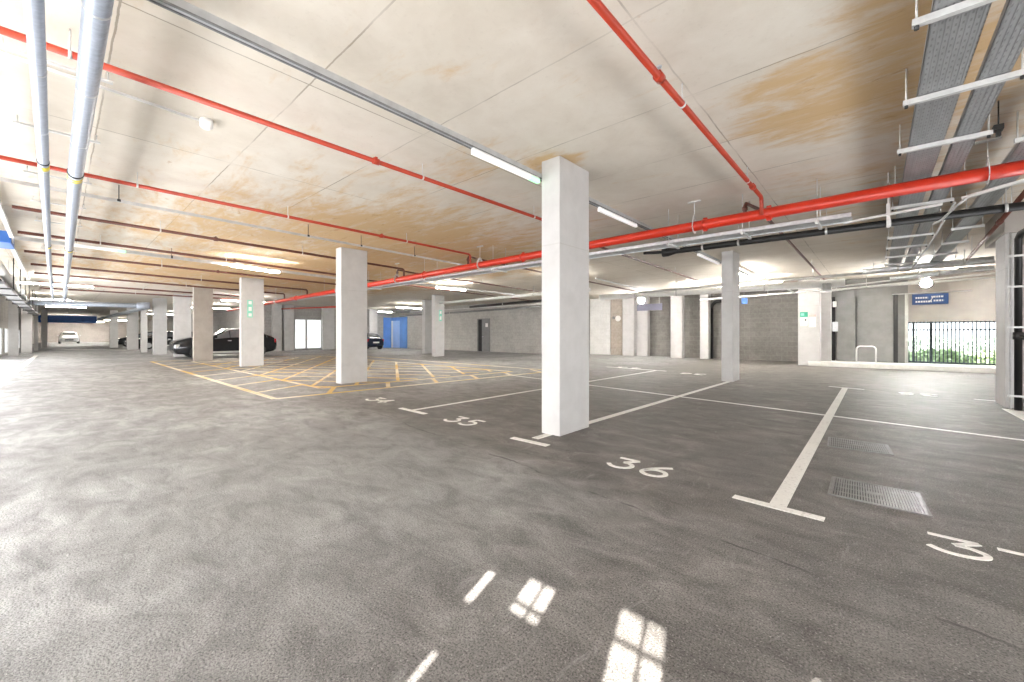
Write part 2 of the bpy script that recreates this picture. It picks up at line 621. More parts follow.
def slot_from(tl, tr, bl):
    a, b_, c = to_facade(*tl), to_facade(*tr), to_facade(*bl)
    z1 = (a[1] + b_[1]) / 2
    return (min(a[0], b_[0]), max(a[0], b_[0]), c[1], z1)


sl.append(slot_from((491, 567), (505, 567), (470, 605)))
sl.append(slot_from((530, 578), (566, 578), (517, 616)))
sl.append(slot_from((621, 610), (672, 612), (603, 720)))
sl.append(slot_from((438, 643), (452, 643), (400, 700)))
sl.append(slot_from((810, 676), (850, 676), (800, 720)))
sl = [(a, b_, max(.25, c), d) for a, b_, c, d in sl]
xs = sorted({-94.0, XE + .3} | {v for r in sl for v in r[:2]})
zs = sorted({0.0, CZ} | {v for r in sl for v in r[2:]})
m = MB()
for i in range(len(xs) - 1):
    for j in range(len(zs) - 1):
        cx, cz = (xs[i] + xs[i + 1]) / 2, (zs[j] + zs[j + 1]) / 2
        if any(r[0] < cx < r[1] and r[2] < cz < r[3] for r in sl):
            continue
        m.box(xs[i], YF - .06, zs[j], xs[i + 1], YF, zs[j + 1])
structure(m.build('wall_facade', 'block_pale'))
for k, r in enumerate(sl):
    f = MB()
    t = .012
    for q in ((r[0] - t, r[2] - t, r[0], r[3] + t), (r[1], r[2] - t, r[1] + t, r[3] + t), (r[0], r[3], r[1], r[3] + t), (r[0], r[2] - t, r[1], r[2])):
        f.box(q[0], YF - .02, q[1], q[2], YF + .012, q[3])
    if r[1] - r[0] > .12:                   # a mid bar and a rail across the wider slots
        xm = r[0] + (r[1] - r[0]) * .55
        f.box(xm - .006, YF - .03, r[2], xm + .006, YF - .012, r[3])
        zm = r[3] - .13
        f.box(r[0], YF - .03, zm - .006, r[1], YF - .012, zm + .006)
    structure(f.build('window_%d' % (k + 2), 'dark'))

# glowing panes added out of view as fill light; dimmer daylit ones farthest left
n_glow = 20
for a, b_ in ((-6.05, -1.0), (-11.25, -6.2), (-16.45, -11.4), (-21.65, -16.6), (-26.85, -21.8), (-31.4, -27.0), (-36.6, -32.2), (-42.0, -38.2), (-52, -48), (1.5, 4.0)):
    g = bpy.data.objects.new('window_%d' % n_glow, None)  # holds an added fill pane, out of view
    COL.objects.link(g); g.location = (a, YF, 0); g['kind'] = 'structure'
    m = MB(); m.box(a, YF, .15, b_, YF + .012, 1.55); m.build('pane', 'facade_fill' if a > -31.5 else 'daylit', g)
    m = MB()
    for q in ((a - .05, .1, a, 1.6), (b_, .1, b_ + .05, 1.6), (a, .1, b_, .15), (a, 1.55, b_, 1.6), ((a + b_) / 2 - .02, .15, (a + b_) / 2 + .02, 1.55)):
        m.box(q[0], YF, q[1], q[2], YF + .05, q[3])
    m.build('frame', 'conduit', g)
    n_glow += 1

for a, b_ in ((.2, 3.0), (3.6, 6.4), (7.0, 9.8)):  # more glowing panes, added unseen in the right wall for fill
    g = bpy.data.objects.new('window_%d' % n_glow, None)  # holds an added fill pane, unseen in the right wall
    COL.objects.link(g); g.location = (XE, a, 0); g['kind'] = 'structure'
    m = MB(); m.box(XE - .012, a, .15, XE, b_, 1.55); m.build('pane', 'side_fill', g)
    m = MB()
    for q in ((a - .05, .1, a, 1.6), (b_, .1, b_ + .05, 1.6), (a, .1, b_, .15), (a, 1.55, b_, 1.6), ((a + b_) / 2 - .02, .15, (a + b_) / 2 + .02, 1.55)):
        m.box(XE - .05, q[0], q[1], XE, q[2], q[3])
    m.build('frame', 'conduit', g)
    n_glow += 1

# ------------------------------------------------------------------ concrete columns
def column(x0, x1, y0, y1, label, mat='column', top=CZ, z0=0.0):
    m = MB()
    m.box(x0, y0, z0, x1, y1, top - .002, .012, 2)
    o = m.build('concrete_column', mat, None, ((x0 + x1) / 2, (y0 + y1) / 2, 0))
    return tag(o, label, 'column', 'concrete columns of the car park')


column(-3.15, -2.87, 4.07, 4.75, 'large white square column nearest the camera, at the head of bay 36')
column(-10.24, -9.95, 4.70, 5.40, 'pale grey column standing in the right edge of the yellow hatched box')
column(-3.05, -2.78, 11.7, 12.4, 'white column at the far end of the line behind the nearest column')
cD = column(-18.38, -18.1, 4.65, 5.42, 'brightly lit white column with green signs, in front of the black parked car')
column(-23.78, -23.5, 4.15, 4.88, 'brown-grey shade-toned column over the middle of the black parked car', 'column_shade')
column(-28.4, -28.1, ya(174, -28.1), ya(191.5, -28.1), 'white column right behind the nose of the black parked car')
column(-32.9, -32.5, ya(153.5, -32.5), ya(167, -32.5), 'wide pale column third along the aisle beyond the black car')
column(-37.2, -36.9, ya(141, -36.9), ya(147.5, -36.9), 'narrow pale column peeking out left of the wide aisle column')
column(-43.3, -43.0, ya(127, -43.0), ya(138.5, -43.0), 'grey column with a lit white edge beside the row of dark cars')
column(-52.3, -52.0, ya(110, -52.0), ya(118, -52.0), 'farthest column along the parked cars beside the long aisle')
cE = column(-18.5, -18.2, 13.9, 14.55, 'bright white column with a green sign, far side of the yellow hatched box')
column(-21.6, -21.3, ya(425, -21.3) - .0, ya(429.5, -21.3) + .3, 'slim grey column just left of the bright far column with the sign')
# columns standing along the back wall
def wall_col(p0, p1, Y, label, depth=.35, mat='column', py=None):
    return column(xa(p0, Y), xa(p1, Y), Y, Y + depth, label, mat)


wall_col(590, 610, 22.05, 'wide white-painted pier in the far corner right of the nearest column', .5, 'white_block')
wall_col(610.6, 622, 22.06, 'tan pier carrying a round sign by the far corner', .4, 'tan_panel')
wall_col(622.3, 634, 21.7, 'grey-white column between the tan pier and the bright white one')
wall_col(635, 647.5, 22.06, 'brilliant white column under the glaring far light')
wall_col(670.5, 682, 21.5, 'cream column on the far wall left of the one beside the black drain')
wall_col(700, 708.5, 21.6, 'slender white column on the far wall beside the black drain bend')
cW = wall_col(798, 820, 19.8, 'wide cream column with notices on the far wall', .5)
wall_col(821, 831, 20.3, 'white column close to the right of the noticed wide column')
# columns along the window side of the long aisle
column(xa(8, -1.9) - .35, xa(8, -1.9), -2.18, ya(18.5, xa(8, -1.9)) - .0, 'bright white column nearest on the window side of the aisle') if False else None
for (p0, p1, X, lab) in ((8, 18.5, -36.5, 'bright white column nearest on the window side of the aisle'),
                         (21, 32, -41.5, 'second pale column along the window side of the aisle'),
                         (34, 38, -47.0, 'third narrow white column along the window side of the aisle'),
                         (41, 47.5, -55.0, 'dark shaded fourth column along the window side of the aisle')):
    y0, y1 = sorted((ya(p0, X), ya(p1, X)))
    column(X - .3, X, y0, y1, lab, 'column')
# right-hand column by the black stack
column(1.625, 1.80, 10.7, 11.45, 'pale column at the right edge beside the black drain stack', 'column', 2.95)
m = MB(); m.box(1.61, 10.65, 2.95, XE, 12.3, CZ)
structure(m.build('trim_1', 'render'))            # downstand over the right-hand column
m = MB(); m.box(2.0, 12.3, 0, XE, 12.5, CZ)
structure(m.build('wall_pink', 'pink_wall'))

# ------------------------------------------------------------------ doors, windows and panels of the shell
# barred opening on the right of the far wall
g = bpy.data.objects.new('window_1', None)
COL.objects.link(g)
g.location = (GX0, YG, 0)
g['kind'] = 'structure'
fr = MB()
fr.bar((GX0, YG + .1, GZ1 - .03), (GX1, YG + .1, GZ1 - .03), .06, .05)
fr.bar((GX0, YG + .1, GZ1 - .30), (GX1, YG + .1, GZ1 - .30), .03, .04)
fr.bar((GX0, YG + .1, .22), (GX1, YG + .1, .22), .06, .06)
fr.bar((GX0 + .15, YG + .1, .2), (GX0 + .15, YG + .1, GZ1), .07, .07)
fr.bar((GX0 + .60, YG + .1, .2), (GX0 + .60, YG + .1, GZ1), .08, .08)
fr.build('frame', 'bars', g)
b = MB()
k = 0
x = GX0 + .03
while x < GX1:
    b.bar((x, YG + .1, .2), (x, YG + .1, GZ1), .03, .03)
    x += .098
b.build('bars', 'bars', g)
m = MB(); m.box(-2.0, 19.75, 0, XE, YG + .27, .17, .01)
structure(m.build('trim_2', 'kerb'))             # raised kerb under the barred opening

# outside, seen through the bars
m = MB(); m.box(-6, YG + .3, -.6, 14, 60, -.4)
structure(m.build('ground_outside', 'soil'))


def hedge(cx, cy, w, d, h, label, mat, n):
    bm = bmesh.new()
    rnd = random.Random(int(cx * 10 + cy))
    for i in range(n):
        u, v = rnd.uniform(-1, 1), rnd.uniform(-1, 1)
        top = h * (.72 + .28 * math.sin(u * 5 + cx) * math.cos(v * 3))
        z = rnd.uniform(.0, 1) ** .6 * top
        c = Vector((cx + u * w / 2, cy + v * d / 2, -.4 + z))
        s = rnd.uniform(.10, .20)
        R = Matrix.Rotation(rnd.uniform(0, 6.28), 3, 'Z') @ Matrix.Rotation(rnd.uniform(-1.2, 1.2), 3, 'X')
        pts = [Vector((0, -s, 0)), Vector((s * .5, 0, s * .12)), Vector((0, s, 0)), Vector((-s * .5, 0, s * .12))]
        bm.faces.new([bm.verts.new(c + R @ p) for p in pts])
    me = bpy.data.meshes.new('hedge')
    bm.to_mesh(me); bm.free()
    me.materials.append(M[mat])
    o = bpy.data.objects.new('hedge', me)
    COL.objects.link(o)
    tag(o, label, 'hedge', None, 'stuff')
    return o


hedge(3.2, 27.5, 6.0, 1.6, .95, 'bright green hedge outside behind the barred opening', 'leaf', 5200)
hedge(4.5, 33.0, 10.0, 2.0, 1.75, 'paler tall shrubs farther out beyond the barred opening', 'leaf_pale', 5200)

# grey boarded panels right of the noticed column
Yp = 20.9
for p0, p1, lab in ((836, 855.5, 'narrow grey board panel on the far wall right of the noticed column'),
                    (857, 893, 'wide grey board panel on the far wall behind the hoop barrier')):
    m = MB(); m.box(xa(p0, Yp), Yp, .17, xa(p1, Yp), Yp + .10, 2.72, .006)
    tag(m.build('board_panel', 'panel_grey'), lab, 'panel', 'grey board panels on the far wall')
m = MB(); m.box(xa(893.5, Yp), Yp + .05, .17, xa(898, Yp), Yp + .11, 2.75)
tag(m.build('cable_riser', 'black'), 'dark vertical riser slot between the wide board panel and a grey pier', 'riser')
m = MB(); m.box(xa(831.5, Yp), Yp + .05, .17, xa(835, Yp), Yp + .11, 2.75)
for_r = m.build('cable_riser', 'black')
tag(for_r, 'black vertical riser right beside the white column near the notices', 'riser')
m = MB(); X = xa(906.5, Yp - .1); m.tube([(X, Yp - .1, .17), (X, Yp - .1, 2.75)], .045)
dp = m.build('downpipe', 'white_pipe')
tag(dp, 'thin white vertical pipe left of the barred opening', 'pipe')
# small sensor boxes on that wall
X = xa(834, 20.2)
m = MB(); m.box(X - .05, 20.15, 1.35, X + .12, 20.25, 1.72, .01)
tag(m.build('switch_box', 'galv'), 'small metal switch box on the black riser', 'switch box')
m = MB(); m.box(X - .04, 20.15, 2.30, X + .08, 20.25, 2.52, .02)
tag(m.build('alarm_sounder', 'paper'), 'small cream sounder high beside the white column near the notices', 'alarm')

# grey door standing ajar in the far wall, left
X0, X1, X2 = xa(478.5, YL), xa(482.5, YL), xa(489.5, YL)
d = bpy.data.objects.new('door_1', None)
COL.objects.link(d); d.location = (X0, YL, 0); d['kind'] = 'structure'
m = MB(); m.box(X0, YL - .02, 0, X1, YL + .01, 2.3); m.build('dark_gap', 'pit', d)
m = MB(); m.box(X1, YL - .06, .01, X2, YL - .01, 2.3, .006); m.build('leaf', 'door_grey', d)
m = MB()
m.box(X0 - .06, YL - .07, 0, X0, YL, 2.36); m.box(X2, YL - .07, 0, X2 + .06, YL, 2.36); m.box(X0 - .06, YL - .07, 2.3, X2 + .06, YL, 2.36)
m.build('frame', 'panel_grey', d)
m = MB(); m.tube([(X1 + .08, YL - .11, 1.05), (X1 + .2, YL - .11, 1.05)], .015); m.build('handle', 'galv', d)
m = MB(); m.box(X2 - .34, YL - .075, 1.75, X2 - .1, YL - .061, 2.02); m.build('notice', 'paper', d)

# daylit obscured windows in the left wall
def wall_window(n, p0, p1, z0, z1):
    y0, y1 = ya(p0, XW), ya(p1, XW)
    g = bpy.data.objects.new('window_%d' % n, None)
    COL.objects.link(g); g.location = (XW, y0, 0); g['kind'] = 'structure'
    m = MB(); m.box(XW, y0, z0, XW + .03, y1, z1); m.build('pane', 'daylit', g)
    m = MB()
    for q in ((y0 - .06, y0, z0 - .06, z1 + .06), (y1, y1 + .06, z0 - .06, z1 + .06), (y0, y1, z1, z1 + .06), (y0, y1, z0 - .06, z0)):
        m.box(XW, q[0], q[2], XW + .07, q[1], q[3])
    m.build('frame', 'conduit', g)


wall_window(7, 295, 305, .15, 2.35)
wall_window(8, 307, 320.5, .15, 2.35)
wall_window(9, 366.5 - 26, 367.5 - 26.3, .3, 2.0) if False else None
wall_window(9, 216, 223.5, 1.15, 2.9) if ya(216, XW) > 9.4 else None
for p0, p1, lab in ((273, 282, 'grey column against the left wall beyond the black car tail'),
                    (284.5, 294, 'pale grey column left of the pair of bright windows'),
                    (323, 334.5, 'pale column right of the pair of bright windows'),
                    (369.5, 377.5, 'white column standing left of the blue doorway')):
    X = XW + .45
    column(X - .3, X, ya(p0, X), ya(p1, X), lab)
# blue doorway at the end of that wall
d = bpy.data.objects.new('door_2', None)
COL.objects.link(d); d.location = (XW, YL, 0); d['kind'] = 'structure'
bx = [xa(p, YL - .05) for p in (391.5, 393, 400, 406.8)]
m = MB(); m.box(XW, ya(383.5, XW + .04), 0, XW + .04, YL - .06, 2.75); m.build('blue_side_panel', 'blue_paint', d)
m = MB(); m.box(bx[1], YL - .05, 0, bx[2], YL, 2.45); m.build('blue_leaf', 'blue_paint_pale', d)
m = MB(); m.box(bx[2], YL - .08, 0, bx[3], YL, 2.75); m.build('blue_side_panel', 'blue_paint', d)
m = MB(); m.box(bx[0], YL - .06, 2.45, bx[2], YL, 2.75); m.build('blue_head_panel', 'blue_paint', d)
m = MB(); m.box(bx[0], YL - .08, 0, bx[1], YL, 2.45); m.build('frame', 'white', d)

# ------------------------------------------------------------------ floor markings
LZ = .004


def strip(name, mat, a, b_, w, label, cat='floor marking', group='white bay lines'):
    a, b_ = Vector((*a, 0)), Vector((*b_, 0))
    d = (b_ - a).normalized()
    n = Vector((-d.y, d.x, 0)) * w / 2
    m = MB()
    m.quadprism([(v.x, v.y) for v in (a + n, a - n, b_ - n, b_ + n)], 0, LZ)
    c = (a + b_) / 2
    return tag(m.build(name, mat, None, (c.x, c.y, 0)), label, cat, group)


def bay_line(mat, a, b_, w, ends, label):
    """A bay divider with the crossbars at its ends as parts of the same marking."""
    o = empty('bay_line', ((a[0] + b_[0]) / 2, (a[1] + b_[1]) / 2, 0), label, 'floor marking', 'white bay lines')
    A, B_ = Vector((*a, 0)), Vector((*b_, 0))
    d = (B_ - A).normalized()
    n = Vector((-d.y, d.x, 0)) * w / 2
    m = MB()
    m.quadprism([(v.x, v.y) for v in (A + n, A - n, B_ - n, B_ + n)], 0, LZ)
    m.build('stripe', mat, o)
    for (p, q, cw) in ends:
        P, Q = Vector((*p, 0)), Vector((*q, 0))
        e = (Q - P).normalized()
        k = Vector((-e.y, e.x, 0)) * cw / 2
        m = MB()
        m.quadprism([(v.x, v.y) for v in (P + k, P - k, Q - k, Q + k)], 0, LZ + .001)
        m.build('crossbar', mat, o)
    return o


bay_line('line', at(776.5, 508), at(845, 388), .105,
         [(at(733.5, 496.5), at(824.5, 519.8), .075), (at(829, 386.5), at(864, 389.6), .07)], 'broad white bay line with a T end, left of the drain gratings')
bay_line('line', at(535, 438.5), at(733, 380.5), .10, [(at(512, 437.8), at(548, 445.8), .085)], 'white bay line running from the nearest column to the next one')
bay_line('line', at(413, 410.2), at(656, 370.6), .075, [(at(400.5, 408.2), at(425.5, 414), .085), (at(606, 366.8), at(666, 371.2), .09)], 'thin white bay line with a T end left of number 35')
strip('bay_line', 'line', at(506, 374.6), at(1060, 445.0), .07, 'long thin white line crossing the bays from behind the nearest column')
strip('bay_line', 'line', at(974, 399.3), at(997, 401.2), .08, 'short white crossbar at the foot of the right-edge column')
strip('bay_line', 'line', at(1011, 409.5), at(1040, 424), .20, 'white edge line leaving the right-edge column at the picture edge')
strip('bay_line', 'line', at(-6, 388.7), at(36, 355.6), .16, 'long white edge line down the left side of the aisle')
strip('bay_line', 'line', at(58, 349.2), at(128, 350.2), .45, 'pale line across the far end of the aisle')
strip('bay_line', 'line_old', at(745, 366.5), at(800, 372.5), .10, 'faint worn line on the bright floor before the noticed column') if False else None


def stroke_marking(name, strokes, w, org, ux, uy, label, group='painted bay numbers', z=LZ, mat='line'):
    """Painted figures: each stroke is a polyline in glyph space (u across, v up the glyph)."""
    m = MB()
    for st in strokes:
        P = [Vector((org[0] + u * ux[0] + v * uy[0], org[1] + u * ux[1] + v * uy[1], 0)) for u, v in st]
        L, R = [], []
        for i, p in enumerate(P):
            t = (P[min(i + 1, len(P) - 1)] - P[max(i - 1, 0)]).normalized()
            n = Vector((-t.y, t.x, 0)) * w / 2
            L.append(p + n); R.append(p - n)
        for i in range(len(P) - 1):
            m.quadprism([(v.x, v.y) for v in (L[i], R[i], R[i + 1], L[i + 1])], 0, z)
    return m.build(name, mat, None, (org[0], org[1], 0))


def smooth_path(pts, n=6):
    """Catmull-Rom through the points."""
    out = []
    q = [pts[0]] + list(pts) + [pts[-1]]
    for i in range(1, len(q) - 2):
        for k in range(n):
            t = k / n
            out.append(tuple(.5 * (2 * q[i][c] + (q[i + 1][c] - q[i - 1][c]) * t + (2 * q[i - 1][c] - 5 * q[i][c] + 4 * q[i + 1][c] - q[i + 2][c]) * t * t +
                                   (3 * q[i][c] - q[i - 1][c] - 3 * q[i + 1][c] + q[i + 2][c]) * t ** 3) for c in (0, 1)))
    out.append(tuple(pts[-1]))
    return out


G3 = [[(.05, .96), (.80, .96)], [(.80, .96), (.42, .58)], smooth_path([(.42, .58), (.66, .55), (.84, .38), (.78, .16), (.50, .03), (.22, .06), (.02, .22)])]
G6 = [smooth_path([(.78, .98), (.50, .82), (.22, .56), (.06, .28), (.16, .08), (.44, .0), (.72, .08), (.84, .28), (.72, .48), (.46, .54), (.20, .46), (.08, .28)])]
G5 = [[(.85, .97), (.28, .97)], [(.28, .97), (.18, .56)], smooth_path([(.18, .56), (.46, .62), (.76, .52), (.84, .28), (.70, .08), (.40, .0), (.06, .12)])]
G4 = [[(.62, .0), (.62, 1.0)], [(.62, 1.0), (.02, .32)], [(.02, .32), (.92, .32)]]
G7 = [[(.05, .96), (.85, .96)], [(.85, .96), (.35, .0)]]


def number(chars, corner, hgt, wid, gap, w, label, direc=(1, 0), up=(0, 1)):
    o = empty('bay_number', (corner[0], corner[1], 0), label, 'floor marking', 'painted bay numbers')
    for i, g in enumerate(chars):
        org = (corner[0] + direc[0] * i * gap, corner[1] + direc[1] * i * gap)
        d = stroke_marking('digit', g, w, org, (direc[0] * wid, direc[1] * wid), (up[0] * hgt, up[1] * hgt), '')
        loc = d.location.copy()
        d.parent = o
        d.location = loc - o.location
    return o


number([G3, G6], (-1.935, 3.485), .315, .265, .325, .042, 'painted number 36 on the floor right of the nearest column')
number([G3, G5], (-4.71, 3.71), .345, .275, .33, .046, 'painted number 35 on the floor left of the nearest column')
number([G3, G4], (-7.28, 3.88), .33, .30, .33, .048, 'painted number 34 on the floor by the yellow hatched box')
number([G3, G7], (.225, 3.385), .265, .285, .285, .034, 'painted number 37 cut off by the right edge of the picture')
# numbers of the opposite bays, read from the far side
number([G3, G6], (-3.92, 13.4), .36, .32, .42, .07, 'upside-down far bay number beyond the long cross line, left one', (-1, 0), (0, -1))
number([G3, G5], (.92, 12.05), .34, .26, .32, .06, 'upside-down far bay number before the barred opening', (-1, 0), (0, -1))
number([G4, G3], (-6.38, 14.25), .38, .36, .55, .08, 'small far bay number near the end of the thin bay line', (-1, 0), (0, -1))

# yellow hatched keep-clear box
yb = empty('hatched_box', (-16, 7, 0), 'worn yellow hatched keep-clear box between the columns', 'floor marking')
bx0, bx1, by0, by1 = -24.4, -8.62, 2.77, 11.3
ins = 1.25


def seg_m(m, a, b_, w):
    A, B_ = Vector((*a, 0)), Vector((*b_, 0))
    d = (B_ - A).normalized()
    n = Vector((-d.y, d.x, 0)) * w / 2
    m.quadprism([(v.x, v.y) for v in (A + n, A - n, B_ - n, B_ + n)], 0, LZ)


m = MB()
seg_m(m, (bx0, by0), (bx1, by0), .11); seg_m(m, (bx1, by0), (bx1 + .55, by1), .11)
seg_m(m, (bx1 + .55, by1), (bx0, by1), .11); seg_m(m, (bx0, by1), (bx0, by0), .11)
m.build('border', 'yellow', yb)
m = MB()
seg_m(m, (bx0 + ins, by0 + ins), (bx1 - ins * .75, by0 + ins), .10); seg_m(m, (bx1 - ins * .75, by0 + ins), (bx1 + .55 - ins * .75, by1 - ins), .10)
seg_m(m, (bx1 + .55 - ins * .75, by1 - ins), (bx0 + ins, by1 - ins), .10); seg_m(m, (bx0 + ins, by1 - ins), (bx0 + ins, by0 + ins), .10)
m.build('inner_border', 'yellow', yb)
m = MB()
y = by0 + 1.0
while y < by1 - .6:                            # ties between border and inner border on the near side
    xo = bx1 + .55 * (y - by0) / (by1 - by0)
    seg_m(m, (xo, y), (xo - ins * .75, y + .55), .10)
    y += 1.35
x = bx1 - 1.2
while x > bx0 + 1.5:
    seg_m(m, (x, by0), (x - .7, by0 + ins), .09)
    x -= 1.7
c = -26.0
while c < 16:                                  # crossing diagonals inside
    for sgn in (1, -1):
        pts = []
        X0, X1, Y0, Y1 = bx0 + ins, bx1 - ins * .75, by0 + ins, by1 - ins
        for xx in (X0, X1):
            yy = Y0 + sgn * (xx - (X0 + X1) / 2 - c) * .62 + (0 if sgn > 0 else 0)
            if Y0 <= yy <= Y1:
                pts.append((xx, yy))
        for yy in (Y0, Y1):
            xx = (yy - Y0) / (.62 * sgn) + (X0 + X1) / 2 + c
            if X0 < xx < X1:
                pts.append((xx, yy))
        if len(pts) >= 2 and (Vector(pts[0]) - Vector(pts[1])).length > .4:
            seg_m(m, pts[0], pts[1], .09)
    c += 1.9
m.build('hatching', 'yellow', yb)


# drain gratings let into the floor
def grating(c4, nb, label, mat='grate'):
    """c4: the four corners (far-left, far-right, near-right, near-left)."""
    c4 = [Vector((*p, 0)) for p in c4]
    ctr = sum(c4, Vector()) / 4
    o = empty('drain_grating', ctr, label, 'drain grating', 'drain gratings in bay 37')
    m = MB(); m.quadprism([(v.x, v.y) for v in c4], 0, .0015); m.build('pit', 'pit', o)
    m = MB()
    for i in range(4):
        a, b_ = c4[i], c4[(i + 1) % 4]
        m.bar(a + Vector((0, 0, .005)), b_ + Vector((0, 0, .005)), .018, .009)
    m.build('frame', mat, o)
    m = MB()
    for i in range(1, nb):
        t = i / nb
        a, b_ = c4[0].lerp(c4[1], t), c4[3].lerp(c4[2], t)
        m.bar(a + Vector((0, 0, .0045)), b_ + Vector((0, 0, .0045)), .011, .008)
    for t in (.25, .5, .75):
        a, b_ = c4[0].lerp(c4[3], t), c4[1].lerp(c4[2], t)
        m.bar(a + Vector((0, 0, .0035)), b_ + Vector((0, 0, .0035)), .007, .005)
    m.build('bars', mat, o)
    m = MB(); k = ctr + Vector((0, 0, .0085)); m.box(k.x - .045, k.y - .03, .004, k.x + .045, k.y + .03, .0095); m.build('lifting_plate', mat, o)


grating([at(833, 477.5), at(918, 494), at(931, 517), at(829, 494.5)], 34, 'larger ribbed steel drain grating in front, near number 37')
grating([at(829, 437.5), at(887, 445.5), at(893, 455.5), at(828, 446.5)], 30, 'smaller pale drain grating behind the larger one')

# ------------------------------------------------------------------ pipes
def rod(m, x, y, z0, z1=CZ, r=.006):
    m.tube([(x, y, z0), (x, y, z1)], r, 6)


def branch(X0, X1, Y0, Y1, z, r, mat, label, hang, couple=(), drop=None, sprink=()):
    """Sprinkler branch along Y with couplings, hanger rods and a drop elbow to the main."""
    o = empty('sprinkler_pipe', (X1, Y1, z), label, 'sprinkler pipe', 'red sprinkler branch pipes')
    fx = lambda y: X0 + (X1 - X0) * (y - Y0) / (Y1 - Y0)
    pts = [(X0, Y0, z), (X1, Y1, z)]
    if drop:
        e = .06
        sg = 1 if Y1 > Y0 else -1
        pts = [(X0, Y0, z), (fx(Y1 - e * sg), Y1 - e * sg, z), (X1, Y1 - e * sg * .3, z - e * .3), (X1, Y1, z - e), (X1, Y1, drop)]
    m = MB(); m.tube(pts, r, 12); m.build('pipe', mat, o)
    for y in couple:
        m = MB(); m.ring((fx(y), y, z), (0, 1, 0), r * 1.42, .07)
        m.box(fx(y) - .014, y - .014, z + r * 1.1, fx(y) + .014, y + .014, z + r * 1.9)
        m.build('coupling', mat, o)
    for y in hang:
        m = MB(); rod(m, fx(y), y, z + r); m.ring((fx(y), y, z), (0, 1, 0), r * 1.18, .02)
        m.build('hanger', 'white_steel', o)
    for y in sprink:
        m = MB(); m.tube([(fx(y), y, z + r), (fx(y), y, z + r + .05)], .012, 8); m.tube([(fx(y), y, z + r + .05), (fx(y), y, z + r + .058)], .022, 10)
        m.build('sprinkler_head', 'galv', o)
    return o


ZB = 3.25
YM = 6.95        # main pipe
ZM = 2.99
branch(-1.27, -1.25, -2.0, 6.86, ZB, .027, 'red_branch', 'red sprinkler pipe on the right, elbowing down to the main near its middle', (3.62, 6.0), (3.12, 6.3), ZM, (3.12,))
branch(-4.27, -4.36, -2.0, 6.86, ZB, .026, 'red_branch', 'upper red sprinkler pipe on the left, passing behind the nearest column', (.05, 3.1, 5.4), (2.45,), ZM)
branch(-7.33, -7.60, -2.0, 6.9, ZB, .026, 'red_branch', 'second red sprinkler pipe from the nearest, above the grey conduit', (.7, 2.6, 5.0), (4.4,), ZM)
branch(-10.10, -10.85, -.5, 7.1, ZB, .030, 'rust_branch', 'third sprinkler pipe from the nearest, dark rust red', (1.3, 4.0), (2.2, 5.2), ZM)
branch(-12.53, -13.68, -.55, 7.3, ZB, .032, 'rust_branch', 'fourth sprinkler pipe from the nearest, over the lit lamp', (.6, 3.0), (3.2,), ZM)
branch(-15.29, -16.2, -.57, 7.5, ZB, .032, 'rust_branch', 'fifth sprinkler pipe from the nearest, ending above the lit white column', (2.0,), (3.4,), ZM)
branch(-17.98, -19.2, -.55, 7.5, ZB, .034, 'rust_branch', 'sixth sprinkler pipe from the nearest, far over the aisle', (3.5,), (), ZM)
branch(-20.53, -22.0, -.55, 7.5, ZB, .034, 'rust_branch', 'seventh sprinkler pipe from the nearest, far over the aisle', (3.5,), (), ZM)
branch(-24.0, -25.2, -.55, 7.5, ZB, .036, 'rust_branch', 'eighth sprinkler pipe from the nearest, far over the aisle', (2.5,), (), ZM)
branch(-27.0, -27.5, -.55, 7.5, ZB, .036, 'rust_branch', 'ninth and farthest sprinkler pipe over the aisle', (2.5,), (), ZM)


def stub(Xr, Yr, X0, Y0, X1, Y1, mat, label, hang=()):
    """Branch leaving the far side of the main: riser, elbow, run to the far wall."""
    o = empty('sprinkler_pipe', (Xr, Yr, ZM), label, 'sprinkler pipe', 'red sprinkler branch pipes')
    m = MB(); m.tube([(Xr, Yr, ZM), (Xr, Yr, ZB - .05), (Xr + .015, Yr + .015, ZB), (X0, Y0, ZB), (X1, Y1, ZB)], .027, 12); m.build('pipe', mat, o)
    m = MB(); m.ring((Xr, Yr, ZB - .08), (0, 0, 1), .038, .05); m.build('coupling', mat, o)
    for t in hang:
        x, y = X0 + (X1 - X0) * t, Y0 + (Y1 - Y0) * t
        m = MB(); rod(m, x, y, ZB); m.build('hanger', 'white_steel', o)


stub(-1.50, 7.02, -1.40, 7.5, -1.42, 19.6, 'rust_branch', 'rust red sprinkler pipe beyond the main, running over the noticed column', (.2, .6))
stub(-4.62, 7.05, -4.70, 7.7, -4.97, 15.9, 'rust_branch', 'thin sprinkler pipe beyond the main, right of the nearest column', (.3, .7))
stub(-7.85, 7.05, -7.95, 7.8, -8.4, 19.0, 'rust_branch', 'sprinkler pipe beyond the main, just left of the nearest column', (.3, .7))
stub(-11.15, 7.05, -11.3, 7.8, -12.2, 19.0, 'rust_branch', 'sprinkler pipe beyond the main, over the lit lamp before the far column', (.3, .7))
stub(-14.0, 7.05, -14.1, 7.8, -15.4, 19.0, 'rust_branch', 'sprinkler pipe beyond the main, farthest to the left', (.3, .7))
o = branch(1.39, 1.62, 8.0, 14.5, 3.03, .030, 'rust_branch', 'brown sprinkler pipe beyond the main, above the right-edge column', (9.0, 13.6), (10.0,))

